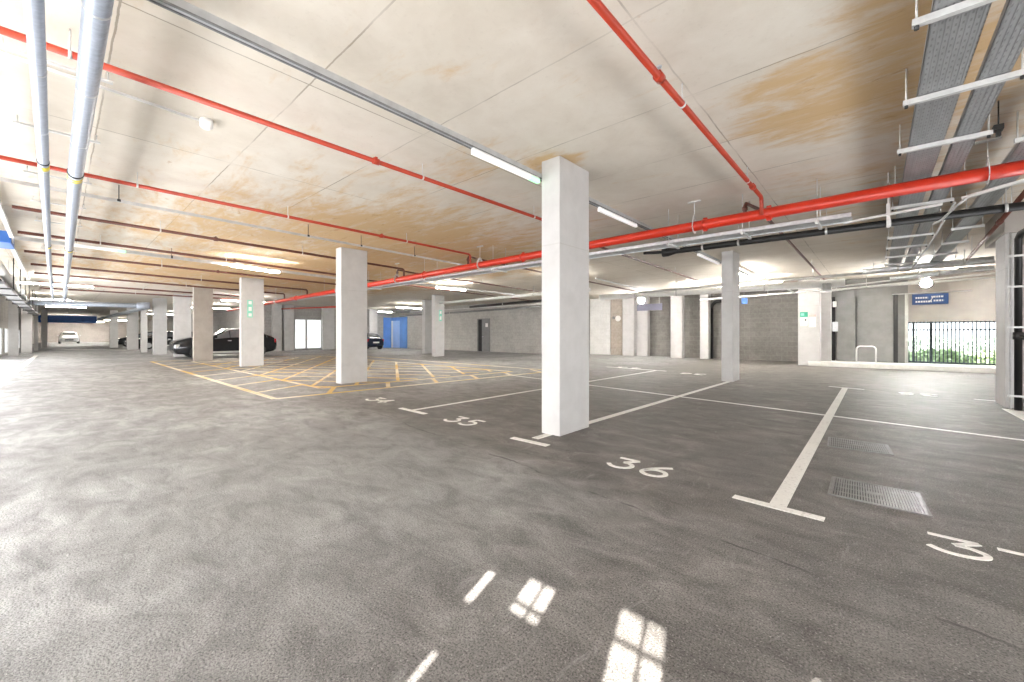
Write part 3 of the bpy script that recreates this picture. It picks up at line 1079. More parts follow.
# the thick red fire main
o = empty('fire_main_pipe', (-8, YM, ZM), 'thick bright red fire main running across under the ceiling', 'fire main')
zm = lambda x: 3.045 + (x - 1.0) * .0105
m = MB(); m.tube([(-30.0, YM + .05, zm(-30.0)), (-18, YM + .02, zm(-18)), (-8, YM, zm(-8)), (3.9, YM - .02, zm(3.9))], .078, 24); m.build('pipe', 'red', o)
for x in (-24.5, -19.0, -13.2, -9.6, -5.9, -2.05, -1.17, 2.4):
    m = MB(); m.ring((x, YM, zm(x)), (1, 0, 0), .088, .075, 24)
    for s in (-1, 1):
        m.box(x - .03, YM - .02, zm(x) + s * .085, x + .03, YM + .02, zm(x) + s * .108, .004)
    m.build('coupling', 'red', o)
for x in (-21.5, -15.0, -11.0, -7.3, -4.9, -2.22, .93):
    m = MB(); rod(m, x, YM, zm(x) + .16)
    z = zm(x)
    prof = [(x, YM + a, z + b_) for a, b_ in ((0, .165), (-.045, .13), (-.083, .04), (-.086, -.03), (-.05, -.075), (0, -.086), (.05, -.075), (.086, -.03), (.083, .04), (.045, .13), (0, .165))]
    for a, b_ in zip(prof[:-1], prof[1:]):
        m.bar(a, b_, .055, .007, (1, 0, 0))
    m.bar((x - .1, YM, CZ - .012), (x + .1, YM, CZ - .012), .04, .024)
    m.build('hanger', 'white_steel', o)

# galvanised tray slung just behind and below the main
o = empty('cable_tray', (-8, 7.3, 2.85), 'long galvanised cable tray slung below the red main', 'cable tray', 'galvanised cable trays')
YT0, YT1 = 7.15, 7.46
m = MB(); m.box(-24, YT0, 2.84, -.25, YT1, 2.846); m.box(-24, YT0, 2.84, -.25, YT0 + .004, 2.90); m.box(-24, YT1 - .004, 2.84, -.25, YT1, 2.90)
m.box(-24, YT0, 2.895, -.25, YT0 + .014, 2.90); m.box(-24, YT1, 2.832, -.25, YT1 + .02, 2.842)
m.build('bed', 'galv', o)
for x in (-20, -16.5, -13, -9.8, -7.0, -4.6, -2.7, -1.55, -.62):
    m = MB(); m.bar((x, YT0 - .10, 2.825), (x, YT1 + .14, 2.825), .041, .03)
    rod(m, x, YT0 - .045, 2.82); rod(m, x, YT1 + .1, 2.82)
    m.box(x - .018, YT0 - .09, 2.79, x + .018, YT0 - .055, 2.812)
    m.build('bracket', 'white_steel', o)
o = empty('strut_channel', (.1, 7.45, 2.83), 'perforated white strut carrying on from the tray below the main', 'strut')
m = MB(); m.bar((-.35, 7.46, 2.83), (.62, 7.40, 2.88), .04, .03)
m.build('channel', 'white_steel', o)
m = MB(); rod(m, .12, 7.46, 2.7, CZ, .009); m.bar((.12, 7.44, 2.68), (.12, 7.44, 3.0), .03, .04); m.build('drop_rod', 'white_steel', o)
# slanting strut at the upper right
o = empty('strut_channel', (1.0, 7.0, 2.86), 'slanting perforated strut below the main at the right edge', 'strut')
m = MB(); m.bar((.77, 7.20, 2.87), (1.30, 6.80, 2.90), .045, .03); m.build('channel', 'white_steel', o)
m = MB(); rod(m, 1.25, 6.84, 2.9); m.build('hanger', 'white_steel', o)
m = MB(); m.tube([(.80, 7.18, 2.86), (.74, 7.35, 2.83), (.66, 8.0, 2.80), (.60, 8.25, 2.80)], .013, 8); m.build('conduit', 'white_steel', o)

# black drain pipe and the stack at the right edge
o = empty('drain_pipe', (0, 8.2, 2.9), 'black drain pipe running below the ceiling towards the right edge', 'drain pipe')
m = MB()
m.tube([(-3.20, 8.12, 2.885), (-3.10, 8.12, 2.885), (-2.95, 8.13, 2.89), (2.15, 8.45, 2.93)], [.085, .085, .055, .055], 18)
m.build('pipe', 'black', o)
m = MB(); m.tube([(-3.6, 8.12, 2.93), (-3.15, 8.12, 2.895)], .03, 10); m.build('branch_end', 'black', o)
for x in (-2.45, -1.85, -.6, .15, 1.28):
    y, z = 8.12 + .06 * (x + 3), 2.89 + .008 * (x + 3)
    m = MB(); m.ring((x, y, z), (1, 0, 0), .062, .03, 16); rod(m, x, y, z)
    m.build('hanger_clamp', 'conduit', o)
o = empty('drain_stack', (1.725, 10.45, 0), 'black vertical drain stack bracketed beside the right-edge column', 'drain pipe')
m = MB(); m.tube([(1.725, 10.45, 0), (1.725, 10.45, 2.80), (1.74, 10.35, 2.88), (1.80, 9.7, 2.90), (1.86, 8.43, 2.925)], .044, 18); m.build('pipe', 'black', o)
m = MB(); m.ring((1.725, 10.45, 1.22), (0, 0, 1), .060, .12, 18); m.tube([(1.725, 10.45, 1.22), (1.79, 10.35, 1.18)], .036, 12); m.build('access_collar', 'dark', o)
for z in (.24, 1.36, 2.02, 2.52):
    m = MB(); m.bar((1.60, 10.37, z), (2.1, 10.37, z), .024, .03); m.build('bracket', 'white_steel', o)
m = MB(); m.tube([(1.655, 10.55, .0), (1.655, 10.55, 2.94)], .014, 8)
tag(m.build('conduit', 'white_steel'), 'thin pale conduit between the right-edge column and the black stack', 'conduit')
m = MB(); m.tube([(1.86, 10.40, .0), (1.86, 10.40, .55), (1.9, 10.4, .6), (2.2, 10.4, .6)], .018, 8)
tag(m.build('guard_rail', 'white_steel'), 'low white rail right of the black stack at the picture edge', 'rail')

# two foil-clad pipes on the left
def insulated(pts, r, label, clampx):
    o = empty('insulated_pipe', pts[0], label, 'insulated pipe', 'silver insulated pipes on the left')
    m = MB(); m.tube(pts, r, 20); m.build('cladding', 'insul', o)

    def pos(x):
        for a, b_ in zip(pts[:-1], pts[1:]):
            if b_[0] <= x <= a[0]:
                t = (x - a[0]) / (b_[0] - a[0])
                return [a[i] + (b_[i] - a[i]) * t for i in range(3)]
    for x in clampx:
        p = pos(x)
        m = MB(); m.ring(p, (1, 0, 0), r * 1.10, .035, 20); rod(m, p[0], p[1], p[2] + r)
        m.build('hanger_clamp', 'dark', o)
        m = MB(); m.ring((p[0] - .16, p[1], p[2]), (1, 0, 0), r * 1.02, .13, 20); m.build('label_band', 'yellow_tag', o)
    x = pts[0][0] - .45
    while x > -20:
        p = pos(x)
        m = MB(); m.ring(p, (1, 0, 0), r * 1.035, .02, 20); m.build('joint_band', 'galv', o)
        x -= 1.05 if x > -6 else 2.4
    return o


insulated([(-1.6, -.085, 3.06), (-4.2, -.095, 3.0), (-6.0, -.105, 2.92), (-14, -.16, 2.9), (-29.6, -.2, 2.88)], .039, 'slimmer silver pipe, left of the pair at the upper left', (-6.0, -11.5))
insulated([(-1.6, .14, 3.02), (-4.2, .13, 2.98), (-6.1, .11, 2.9), (-14, .13, 2.9), (-29.4, .17, 2.88)], .057, 'thicker silver pipe, right of the pair at the upper left', (-6.1, -11.6))
# strut brackets over the pipes
for i, x in enumerate((-4.77, -6.37, -8.2, -9.9, -11.6, -13.3, -15.2)):
    o = empty('strut_bracket', (x, 0, CZ - .03), ['perforated strut over the silver pipes nearest the camera', 'second strut over the silver pipes from the camera', 'third strut over the silver pipes, beside their yellow labels',
              'fourth strut over the silver pipes from the camera', 'fifth strut over the silver pipes from the camera', 'sixth strut over the silver pipes from the camera', 'farthest strut over the silver pipes'][i], 'strut', 'struts over the silver pipes')
    m = MB(); m.bar((x, -.31, CZ - .075), (x, .30, CZ - .075), .036, .018); m.build('channel', 'white_steel', o)
    m = MB()
    for y in (-.28, .27):
        m = MB(); rod(m, x, y, CZ - .07); m.build('hanger', 'white_steel', o)
# cross pipe at the end of the pair, then the run down the aisle
o = empty('header_pipe', (-31.5, 1.3, 2.9), 'silver header pipe crossing the aisle, then turning along it', 'insulated pipe')
m = MB(); m.tube([(-32.2, -1.5, 2.86), (-31.3, 3.1, 2.86), (-31.5, 3.4, 2.86), (-32.4, 3.40, 2.82), (-60, 2.6, 2.75)], .13, 16); m.build('pipe', 'insul', o)
m = MB(); m.tube([(-31.35, 2.95, 2.86), (-31.3, 3.5, 2.90)], .19, 16); m.build('elbow', 'insul', o)

# window-side services, left edge
o = empty('conduit', (-8, -.55, 2.9), 'white conduit along the ceiling at the left picture edge', 'conduit')
m = MB(); m.bar((-5, -.50, 2.92), (-10.9, -.54, 2.9), .05, .05); m.build('trough', 'conduit', o)
m = MB(); m.bar((-12.2, -.60, 2.9), (-19, -.62, 2.9), .06, .06); m.build('far_trough', 'white_steel', o)
o = empty('ventilation_duct', (-13, -.98, 2.9), 'thick white duct slanting along the left picture edge', 'duct')
m = MB(); m.tube([(-9, -.95, 2.9), (-31, -1.12, 2.88)], .11, 16); m.build('pipe', 'white_pipe', o)
for x in (-14.5, -19, -25):
    m = MB(); m.ring((x, -1.0, 2.9), (1, 0, 0), .118, .05, 16); rod(m, x, -1.0, 3.0); m.build('clamp', 'galv', o)
o = empty('cable_tray', (-20, -1.5, 2.7), 'dark cable tray along the window side at the far left', 'cable tray', 'galvanised cable trays')
m = MB(); m.box(-45, -1.27, 2.56, -17, -.97, 2.64); m.build('bed', 'grey_dark', o)
m = MB(); m.tube([(-45, -1.07, 2.68), (-17, -1.07, 2.68)], .04, 8); m.tube([(-45, -1.19, 2.67), (-17, -1.18, 2.67)], .03, 8); m.build('cable', 'black', o)
for x in (-18.5, -21.5, -24.5, -27.5, -31, -35, -40):
    m = MB(); m.bar((x, -1.36, 2.54), (x, -.86, 2.54), .05, .035); rod(m, x, -1.33, 2.54, CZ, .012); rod(m, x, -.885, 2.54, CZ, .012)
    m.build('hanger_bracket', 'dark', o)
o = empty('junction_box', (-11.6, -.62, 2.9), 'bright blue box on the conduit at the left picture edge', 'box')
m = MB(); m.box(-11.95, -.80, 2.82, -11.1, -.56, 3.02, .02); m.build('body', 'blue_banner', o)
m = MB(); m.box(-11.6, -.565, 2.88, -11.3, -.553, 2.96); m.build('label_plate', 'paper', o)

# ------------------------------------------------------------------ light trunking along Y
def trunk(X, Y0, Y1, z, w, h, mat, label, hang, X1=None):
    X1 = X if X1 is None else X1
    o = empty('light_trunking', (X, Y0, z), label, 'trunking', 'lighting trunking runs')
    m = MB(); m.bar((X, Y0, z), (X1, Y1, z), w, h); m.build('channel', mat, o)
    m = MB(); m.bar((X + w * .42, Y0, z - h / 2 - .004), (X1 + w * .42, Y1, z - h / 2 - .004), w * .22, .012); m.bar((X - w * .42, Y0, z - h / 2 - .004), (X1 - w * .42, Y1, z - h / 2 - .004), w * .22, .012)
    m.build('lip', 'grey_dark' if mat == 'trunk' else mat, o)
    for y in hang:
        xx = X + (X1 - X) * (y - Y0) / (Y1 - Y0)
        m = MB(); rod(m, xx, y, z); m.box(xx - w * .6, y - .02, z - h * .6, xx + w * .6, y + .02, z + h * .6); m.build('hanger', 'dark', o)
    return o


trunk(-3.15, -2.0, 17.0, 3.25, .062, .055, 'trunk', 'broad grey lighting trunking from the upper left to behind the nearest column', (9.0, 13.0), -3.25)
trunk(-8.15, -.9, 9.2, 3.2, .030, .030, 'conduit', 'thin grey conduit strung across, touching the top of the pale grey column', (.58, 3.3, 4.45, 5.9), -8.75)
trunk(-12.9, -.75, 6.5, 3.2, .075, .06, 'conduit', 'pale trunking holding the lit lamp before the signed column', (1.9,), -14.0)
trunk(-13.2, 8.2, 15.0, 3.2, .075, .06, 'conduit', 'pale trunking holding the lit lamp before the far signed column', (9.0,), -13.3)
# white conduit with a round detector, upper left
o = empty('conduit', (-5.0, 1.0, CZ - .02), 'white surface conduit ending in a small detector at the upper left', 'conduit')
xq, yq = -4.75, 0
p0 = at(-4, 46, 3.40); p1 = at(199, 120, 3.40)
m = MB(); m.tube([(p0[0], -1.6, 3.40), (p1[0], p1[1], 3.40)], .014, 8); m.build('run', 'white', o)
m = MB(); m.tube([(p1[0], p1[1] + .06, 3.43), (p1[0], p1[1] + .06, 3.40), (p1[0], p1[1] + .06, 3.35), (p1[0], p1[1] + .06, 3.33)], [.055, .06, .055, .03], 16); m.build('detector', 'white', o)


def batten(X, Y0, Y1, z, lit, label, green=False, w=.058, X1=None):
    X1 = X if X1 is None else X1
    o = empty('batten_light', (X, Y0, z), label, 'light', 'batten lights under the ceiling')
    f = lambda t: (X + (X1 - X) * t, Y0 + (Y1 - Y0) * t)
    a, b_ = f(0), f(1)
    m = MB(); m.bar((*a, z + .032), (*b_, z + .032), w * .8, .022); m.build('housing', 'white', o)
    ge = .84 if green else 1.0
    c = f(ge)
    m = MB(); m.bar((*a, z), (*c, z), w, .042); m.build('diffuser', ('lamp_bright' if lit == 2 else 'lamp') if lit else 'lamp_dim', o)
    if green:
        m = MB(); m.bar((*c, z), (*b_, z), w, .042); m.build('emergency_indicator', 'green_led', o)
    m = MB()
    for t in (.03, .97):
        q = f(t)
        m.box(q[0] - .012, q[1] - .02, z + .02, q[0] + .012, q[1] + .02, z + .055)
    m.build('hanger_clip', 'galv', o)
    return o


batten(-3.15, -1.7, -.35, 3.165, True, 'lit batten light on the trunking out beyond the upper left picture edge')
batten(-3.16, 2.90, 4.02, 3.165, False, 'batten light with a green end beside the top of the nearest column', True, .046)
batten(-3.18, 5.55, 6.85, 3.165, False, 'unlit white batten just right of the nearest column, before the main', False, .046)
batten(-3.20, 10.3, 12.0, 3.165, False, 'unlit white batten beyond the black drain pipe')
batten(-3.24, 14.0, 16.4, 3.165, True, 'lit batten glaring right beside the farther white column')
batten(-13.3, 3.2, 4.5, 3.14, 2, 'long lit batten over the signed column by the black car', False, .09, -13.7)
batten(-13.25, 10.2, 11.7, 3.14, 2, 'long lit batten over the far signed column', False, .09)
batten(-12.6, .1, 1.0, 3.12, False, 'pale batten with a green end between the silver pipes and the trunking', True, .07, -12.75)
batten(-23.2, -1.0, .9, 3.12, True, 'lit batten far over the aisle behind the silver pipes', False, .10)
batten(-30.6, 17.6, 18.8, 3.1, True, 'added lit batten before the blue doorway', False, .10)  # added lamp, brightens the blue panels
batten(-24.7, 15.6, 17.6, 3.10, True, 'small lit batten deep in the left, beyond the far signed column', False, .10)
batten(-27.0, 6.0, 8.2, 3.12, True, 'lit batten above the rear of the black parked car', False, .10)
batten(-40.0, -.6, 1.2, 3.05, True, 'distant lit batten over the aisle before the blue banner', False, .12)
batten(-87.0, .5, 4.5, 3.05, True, 'added lit batten at the end wall of the aisle', False, .25)  # added lamp, lifts the end wall
batten(-75.0, 4.0, 7.0, 3.05, True, 'added lit batten beside the far end of the aisle', False, .25)  # added lamp, lifts the floor at the aisle end
batten(-82.0, .3, 2.6, 3.05, True, 'added lit batten over the white estate car', False, .16)  # added lamp, more light on the end of the aisle
batten(-50.0, 5.0, 8.0, 3.1, True, 'added lit batten over the row of dark cars', False, .14)  # added lamp, fills the dark far stretch of bays
batten(-35.5, 5.5, 8.5, 3.1, True, 'lit batten deep behind the aisle columns', False, .12)
batten(-33.0, -1.0, .4, 3.1, True, 'added lit batten over the aisle by the silver header pipe', False, .10)  # added lamp, whitens the window-side columns
batten(-68.0, -.6, 2.2, 3.0, True, 'added distant lit batten over the aisle beyond the blue banner', False, .14)  # added lamp, fills the far aisle
batten(-8.2, 11.0, 12.6, 3.15, True, 'added lit batten hidden behind the nearest column', False, .08)  # added fill lamp, kept out of sight by the column
batten(-6.3, 18.2, 19.8, 3.2, True, 'added lit batten over the thick white pipe near the far wall', False, .08)  # added lamp, brightens the floor by the far wall
batten(-12.3, 17.0, 19.0, 3.15, True, 'lit batten before the tan pier in the far corner', False, .08)
batten(-8.4, -1.9, -1.2, 3.1, True, 'added lit batten out beyond the left picture edge', False, .08)  # added fill lamp, out of frame


o = empty('batten_light', (-4, 17.8, 3.2), 'added long lit batten lying along the top of the thick white pipe', 'light', 'batten lights under the ceiling')  # lamp added over the pipe to brighten the far floor
m = MB(); m.bar((-6.2, 17.85, 3.16), (-2.6, 17.85, 3.20), .08, .05); m.build('diffuser', 'lamp', o)
m = MB(); m.bar((-6.2, 17.85, 3.20), (-2.6, 17.85, 3.24), .06, .03); m.build('housing', 'white', o)
for x in (-5.9, -2.9):
    m = MB(); rod(m, x, 17.85, 3.23); m.build('hanger', 'conduit', o)


def bulkhead(X, Y, z, r, label, lens='flood'):
    o = empty('bulkhead_light', (X, Y, z), label, 'light', 'bright round lights on the far wall')
    m = MB(); m.tube([(X, Y + .05, z), (X, Y, z), (X, Y - .05, z), (X, Y - .08, z)], [r, r, r * .85, r * .4], 18); m.build('lens', lens, o)
    m = MB(); m.tube([(X, Y + .12, z), (X, Y + .05, z)], r * 1.12, 18); m.build('housing', 'dark', o)
    m = MB(); rod(m, X, Y + .09, z + r); m.build('hanger_rod', 'conduit', o)


bulkhead(xa(926, 19.4), 19.4, za(283, xa(926, 19.4), 19.4), .14, 'dazzling round light over the blue sign by the barred opening')
bulkhead(xa(641, 20.6), 20.6, za(300, xa(641, 20.6), 20.6), .17, 'dazzling round light before the brilliant white far column', 'flood_soft')

# ------------------------------------------------------------------ perforated cable trays, upper right
def tray_run(X0, X1, Y0, Y1, z, label, ribs):
    o = empty('cable_tray', ((X0 + X1) / 2, Y0, z), label, 'cable tray', 'galvanised cable trays')
    m = MB(); m.box(X0, Y0, z, X1, Y1, z + .004); m.box(X0, Y0, z, X0 + .004, Y1, z + .05); m.box(X1 - .004, Y0, z, X1, Y1, z + .05)
    n = ribs
    for i in range(n):
        x = X0 + (X1 - X0) * (i + .5) / n
        m.box(x - .005, Y0, z - .003, x + .005, Y1, z)
    m.build('bed', 'galv_tray', o)
    return o


tray_run(.247, .50, 1.2, 17.5, 3.175, 'wider ribbed cable tray at the upper right, left of its pair', 8)
tray_run(.573, .736, 1.2, 17.5, 3.175, 'narrower cable tray at the upper right, right of its pair', 5)
tray_run(1.083, 1.305, 5.5, 17.5, 3.175, 'third cable tray, farthest right at the upper edge', 6)
brl = ['nearest white bracket across the pair of cable trays', 'second white bracket across the pair of cable trays', 'third white bracket across the pair of cable trays, holding a black clamp',
       'fourth white bracket across the pair of cable trays, behind the red main', 'fifth white bracket across the pair of cable trays', 'sixth white bracket across the pair of cable trays',
       'seventh white bracket across the pair of cable trays', 'eighth white bracket across the pair of cable trays', 'ninth white bracket across the pair of cable trays', 'farthest white bracket across the pair of cable trays']
for i, y in enumerate((3.49, 4.65, 5.84, 7.25, 8.4, 9.7, 11.0, 12.3, 13.7, 15.2)):
    o = empty('tray_bracket', (.45, y, 3.04), brl[i], 'bracket', 'brackets under the cable trays')
    m = MB(); m.bar((.163, y, 3.146), (.815, y + .02, 3.146), .041, .041); m.build('channel', 'white_steel', o)
    for hx, hy in ((.183, y), (.79, y + .02)):
        m = MB(); rod(m, hx, hy, 3.12, CZ, .007); h = m.build('hanger', 'white_steel', o)
        m = MB(); m.ring((hx, hy, 3.115), (0, 0, 1), .013, .022, 6); m.build('nut', 'dark', h)
brr = ['nearest bracket across the third cable tray at the right edge', 'second bracket across the third cable tray', 'third bracket across the third cable tray', 'fourth bracket across the third cable tray', 'farthest bracket across the third cable tray']
for i, y in enumerate((6.27, 9.3, 10.8, 12.4, 14.0)):
    o = empty('tray_bracket', (1.13, y, 3.04), brr[i], 'bracket', 'brackets under the cable trays')
    m = MB(); m.bar((1.01, y, 3.146), (1.41, y, 3.146), .041, .041); m.build('channel', 'white_steel', o)
    for hx in (1.03, 1.39):
        m = MB(); rod(m, hx, y, 3.12, CZ, .007); m.build('hanger', 'white_steel', o)
o = empty('beam_clamp', (.84, 5.86, 3.18), 'black clamp with a rod beside the third tray bracket', 'clamp')
m = MB(); m.box(.815, 5.82, 3.15, .88, 5.91, 3.20, .006); m.box(.835, 5.84, 3.10, .865, 5.88, 3.15); rod(m, .85, 5.86, 3.2); m.build('hanger_body', 'black', o)
# thin cables dropping beside the trays beyond the main
m = MB(); m.tube([(.80, 8.2, 3.05), (.80, 12, 3.05), (.70, 15.5, 3.0)], .016, 8)
tag(m.build('conduit', 'white_steel'), 'white conduit beside the pair of trays beyond the black drain pipe', 'conduit')

# ------------------------------------------------------------------ services along the far wall
def uline(name, mat, px0, py0, px1, py1, Y, r, label, cat, group=None, hang=()):
    """A straight run along the far wall at distance Y, between two points seen in the picture."""
    xa0, xa1 = xa(px0, Y), xa(px1, Y)
    z0, z1 = za(py0, xa0, Y), za(py1, xa1, Y)
    o = empty(name, ((xa0 + xa1) / 2, Y, (z0 + z1) / 2), label, cat, group)
    m = MB(); m.tube([(xa0, Y, z0), (xa1, Y, z1)], r, 14); m.build('run', mat, o)
    for t in hang:
        x, z = xa0 + (xa1 - xa0) * t, z0 + (z1 - z0) * t
        m = MB(); rod(m, x, Y, z + r, CZ, .010); m.ring((x, Y, z), (1, 0, 0), r * 1.1, .05); m.build('hanger', 'conduit', o)
    return o


g = 'service pipes along the far wall'
uline('service_pipe', 'white_pipe', 600, 297.5, 845, 282.5, 17.6, .13, 'thick white pipe along the far wall, above the noticed column', 'pipe', g, (.2, .4, .75))
uline('service_pipe', 'white_pipe', 440, 303, 590, 289.5, 14.2, .07, 'white pipe from the far signed column towards the nearest column', 'pipe', g, (.3, .7))
uline('conduit', 'conduit', 640, 292.5, 1000, 261.5, 16.6, .045, 'long grey conduit high before the far wall', 'conduit', g, (.15, .35, .6, .75, .92))
uline('conduit', 'conduit', 700, 300, 1000, 277.0, 18.6, .03, 'lower thin grey conduit along the far wall', 'conduit', g, (.3, .55, .8))
uline('conduit', 'white_steel', 820, 292.0, 1000, 272.5, 18.2, .03, 'thin white conduit passing the dazzling round light', 'conduit', g, (.3, .6))
uline('conduit', 'white_steel', 830, 287.5, 1000, 268, 18.0, .025, 'upper thin white conduit passing over the round light', 'conduit', g, (.5,))
uline('service_pipe', 'galv', 862, 272, 994, 258.5, 15.6, .07, 'galvanised pipe below the far end of the cable trays', 'pipe', g, (.3, .8))
uline('service_pipe', 'galv', 890, 279, 994, 267.5, 16.8, .06, 'galvanised pipe just over the round light on the right', 'pipe', g, (.5,))
uline('conduit', 'white_steel', 892, 294.5, 972, 290.5, 20.96, .02, 'thin white conduit above the blue sign', 'conduit', g)
uline('service_pipe', 'black', 470, 307, 542, 300.5, 17.5, .07, 'dark pipe on the far wall above the grey door', 'pipe', g, (.5,))
uline('conduit', 'grey_dark', 400, 316.5, 560, 305, 18.4, .06, 'dark conduit along the top of the far pale wall', 'conduit', g, (.4,))
uline('conduit', 'white_steel', 410, 312, 545, 303.5, 17.8, .03, 'thin white conduit along the top of the far pale wall', 'conduit', g, (.6,))
uline('service_pipe', 'grey_dark', 270, 318.5, 425, 311, 19.0, .09, 'dark pipe high at the left above the bright windows', 'pipe', g, (.4,))
uline('service_pipe', 'red_branch', 265, 309.5, 345, 306.5, 11.0, .05, 'dull red pipe high at the left behind the pale grey column', 'pipe', g, (.4,))
# white trough running in from the left of the far corner
o = empty('conduit', (-7.6, 14, 3.25), 'white conduit slanting to the far wall right of the nearest column', 'conduit')
p0, p1, p2 = at(596, 278.5, 3.2), at(648, 291, 3.2), at(700, 303, 3.0)
m = MB(); m.tube([(*p0, 3.2), (*p1, 3.2)], .03, 8); m.build('run', 'white_steel', o)
m = MB(); rod(m, (p0[0] + p1[0]) / 2, (p0[1] + p1[1]) / 2, 3.22); m.build('hanger', 'conduit', o)
# black drain bend against the far wall
o = empty('drain_pipe', (xa(712, 22.2), 22.2, 0), 'black drain dropping with a bend beside the slender white column', 'drain pipe')
X = xa(711.5, 22.2); X2 = xa(727, 22.2)
m = MB(); m.tube([(X, 22.2, 0), (X, 22.2, 2.55)] + arc((X + .35, 22.2, 2.55), .35, PI, PI / 2, (1, 0, 0), (0, 0, 1)) + [(X2 + .3, 22.2, 2.9)], .085, 12); m.build('pipe', 'black', o)
m = MB(); m.box(X - .22, 22.02, 1.28, X + .0, 22.15, 1.75, .01); m.build('box', 'dark', o)
# a junction box where the sprinkler meets the white pipe
X = xa(827, 17.3)
m = MB(); m.box(X - .12, 17.2, za(287, X, 17.3) - .1, X + .12, 17.45, za(287, X, 17.3) + .12, .02)
tag(m.build('junction_box', 'grey_dark'), 'grey-blue box where a sprinkler pipe meets the thick white pipe', 'box')
X = xa(974, 17.0)
m = MB(); m.box(X - .3, 16.9, 2.98, X + .3, 17.1, 3.12, .02)
# cable bundle above the right services
o = m.build('cable_bundle', 'dark')
tag(o, 'dark cable bundle lying on the services below the third tray', 'cables')
# small angled bracket
m = MB(); X = xa(789, 18.8)
X = xa(789, 17.6); Z = za(290, X, 17.6)
m.tube([(X - .35, 17.6, Z + .22), (X, 17.6, Z), (X + .18, 17.6, Z - .13)], .028, 8)
tag(m.build('hanger_arm', 'white_steel'), 'small angled white arm under the thick white pipe, left of the noticed column', 'bracket')

# ------------------------------------------------------------------ signs
def sign(name, x0, x1, y, z0, z1, mat, label, extra=None, th=.02):
    o = empty(name, ((x0 + x1) / 2, y, (z0 + z1) / 2), label, 'sign')
    m = MB(); m.box(x0, y - th, z0, x1, y, z1, .004, 1); m.build('board', mat, o)
    return o


def ticks(o, rows, y, mat):
    """Lettering too small to read in the photograph, as short strokes."""
    m = MB()
    rnd = random.Random(3)
    for x0, x1, z, h in rows:
        x = x0
        while x < x1:
            w = rnd.uniform(.5, 1.0) * h
            m.box(x, y - .004, z, min(x + w, x1), y, z + h)
            x += w + h * .28
    m.build('lettering', mat, o)


Ys = YG - .03
x0, x1 = xa(912, Ys), xa(948.5, Ys)
z1, z0 = za(294.5, x0, Ys), za(305, x0, Ys)
o = sign('direction_sign', x0, x1, Ys, z0, z1, 'blue_sign', 'blue sign with white lettering above the barred opening')
w, hh = x1 - x0, z1 - z0
ticks(o, [(x0 + w * .10, x0 + w * .45, z0 + hh * .56, hh * .16), (x0 + w * .54, x0 + w * .88, z0 + hh * .62, hh * .16), (x0 + w * .10, x0 + w * .55, z0 + hh * .20, hh * .16), (x0 + w * .60, x0 + w * .88, z0 + hh * .26, hh * .16)], Ys - .021, 'paper')
m = MB(); xm = x0 + w * .5; m.bar((xm, Ys - .023, z0 + hh * .25), (xm + w * .1, Ys - .023, z0 + hh * .75), .02, .004, (0, 1, 0)); m.build('arrow', 'paper', o)
# notices on the wide column
Yc = 19.795
c0 = lambda p: xa(p, Yc)
o = sign('exit_sign', c0(800), c0(807.8), Yc, za(317, c0(804), Yc), za(312, c0(804), Yc), 'green_sign', 'green sign at the top of the notices on the wide cream column')
m = MB(); m.box(c0(801), Yc - .026, za(315.8, c0(804), Yc), c0(804.2), Yc - .02, za(313.2, c0(804), Yc)); m.build('pictogram', 'mint_sign', o)
o = sign('notice_sign', c0(800.3), c0(807.5), Yc, za(326, c0(804), Yc), za(317.6, c0(804), Yc), 'paper', 'white notice with a black dot under the green sign')
m = MB(); xx, zz = c0(805.6), za(320, c0(804), Yc); m.tube([(xx, Yc - .02, zz), (xx, Yc - .026, zz)], .035, 12); m.build('dot', 'black', o)
o = sign('notice_sign', c0(808.8), c0(816), Yc, za(327, c0(812), Yc), za(314.8, c0(812), Yc), 'paper', 'pale pink notice with a red heading right of the green sign')
m = MB(); m.box(c0(808.8), Yc - .025, za(317, c0(812), Yc), c0(816), Yc - .02, za(314.8, c0(812), Yc)); m.build('heading', 'pink_print', o)
# green signs on the two signed columns
def vsign(X, p0, p1, pys, label):
    y0, y1 = ya(p0, X), ya(p1, X)
    ym = (y0 + y1) / 2
    o = empty('exit_sign', (X, ym, za(pys[0], X, ym)), label, 'sign')
    zt, zb = za(pys[0], X, ym), za(pys[-1], X, ym)
    m = MB(); m.box(X, y0, zb, X + .02, y1, zt); m.build('board', 'mint_sign', o)
    m = MB()
    for a, b_ in zip(pys[:-1], pys[1:]):
        za0, zb0 = za(a, X, ym), za(b_, X, ym)
        m.box(X + .02, y0 + (y1 - y0) * .22, zb0 + (za0 - zb0) * .22, X + .026, y1 - (y1 - y0) * .22, za0 - (za0 - zb0) * .22)
    m.build('pictogram', 'paper', o)


vsign(-18.1 + .002, 247.2, 252.6, (300, 305.5, 312.3, 317.5), 'mint green sign strip on the lit column by the black car')
vsign(-18.2 + .002, 439, 441.8, (310, 315, 321), 'small mint green sign on the bright far column')
# round sign on the tan pier
o = empty('round_sign', (xa(618.5, 22.1), 22.1, 1.9), 'small round white sign on the tan pier', 'sign')
X, Z = xa(618.5, 22.1), za(318.5, xa(618.5, 22.1), 22.1)
m = MB(); m.tube([(X, 22.06, Z), (X, 22.02, Z)], .17, 20); m.build('board', 'paper', o)
m = MB(); m.box(X - .36, 22.03, Z - .03, X - .2, 22.06, Z + .12); m.build('switch_plate', 'grey_dark', o)
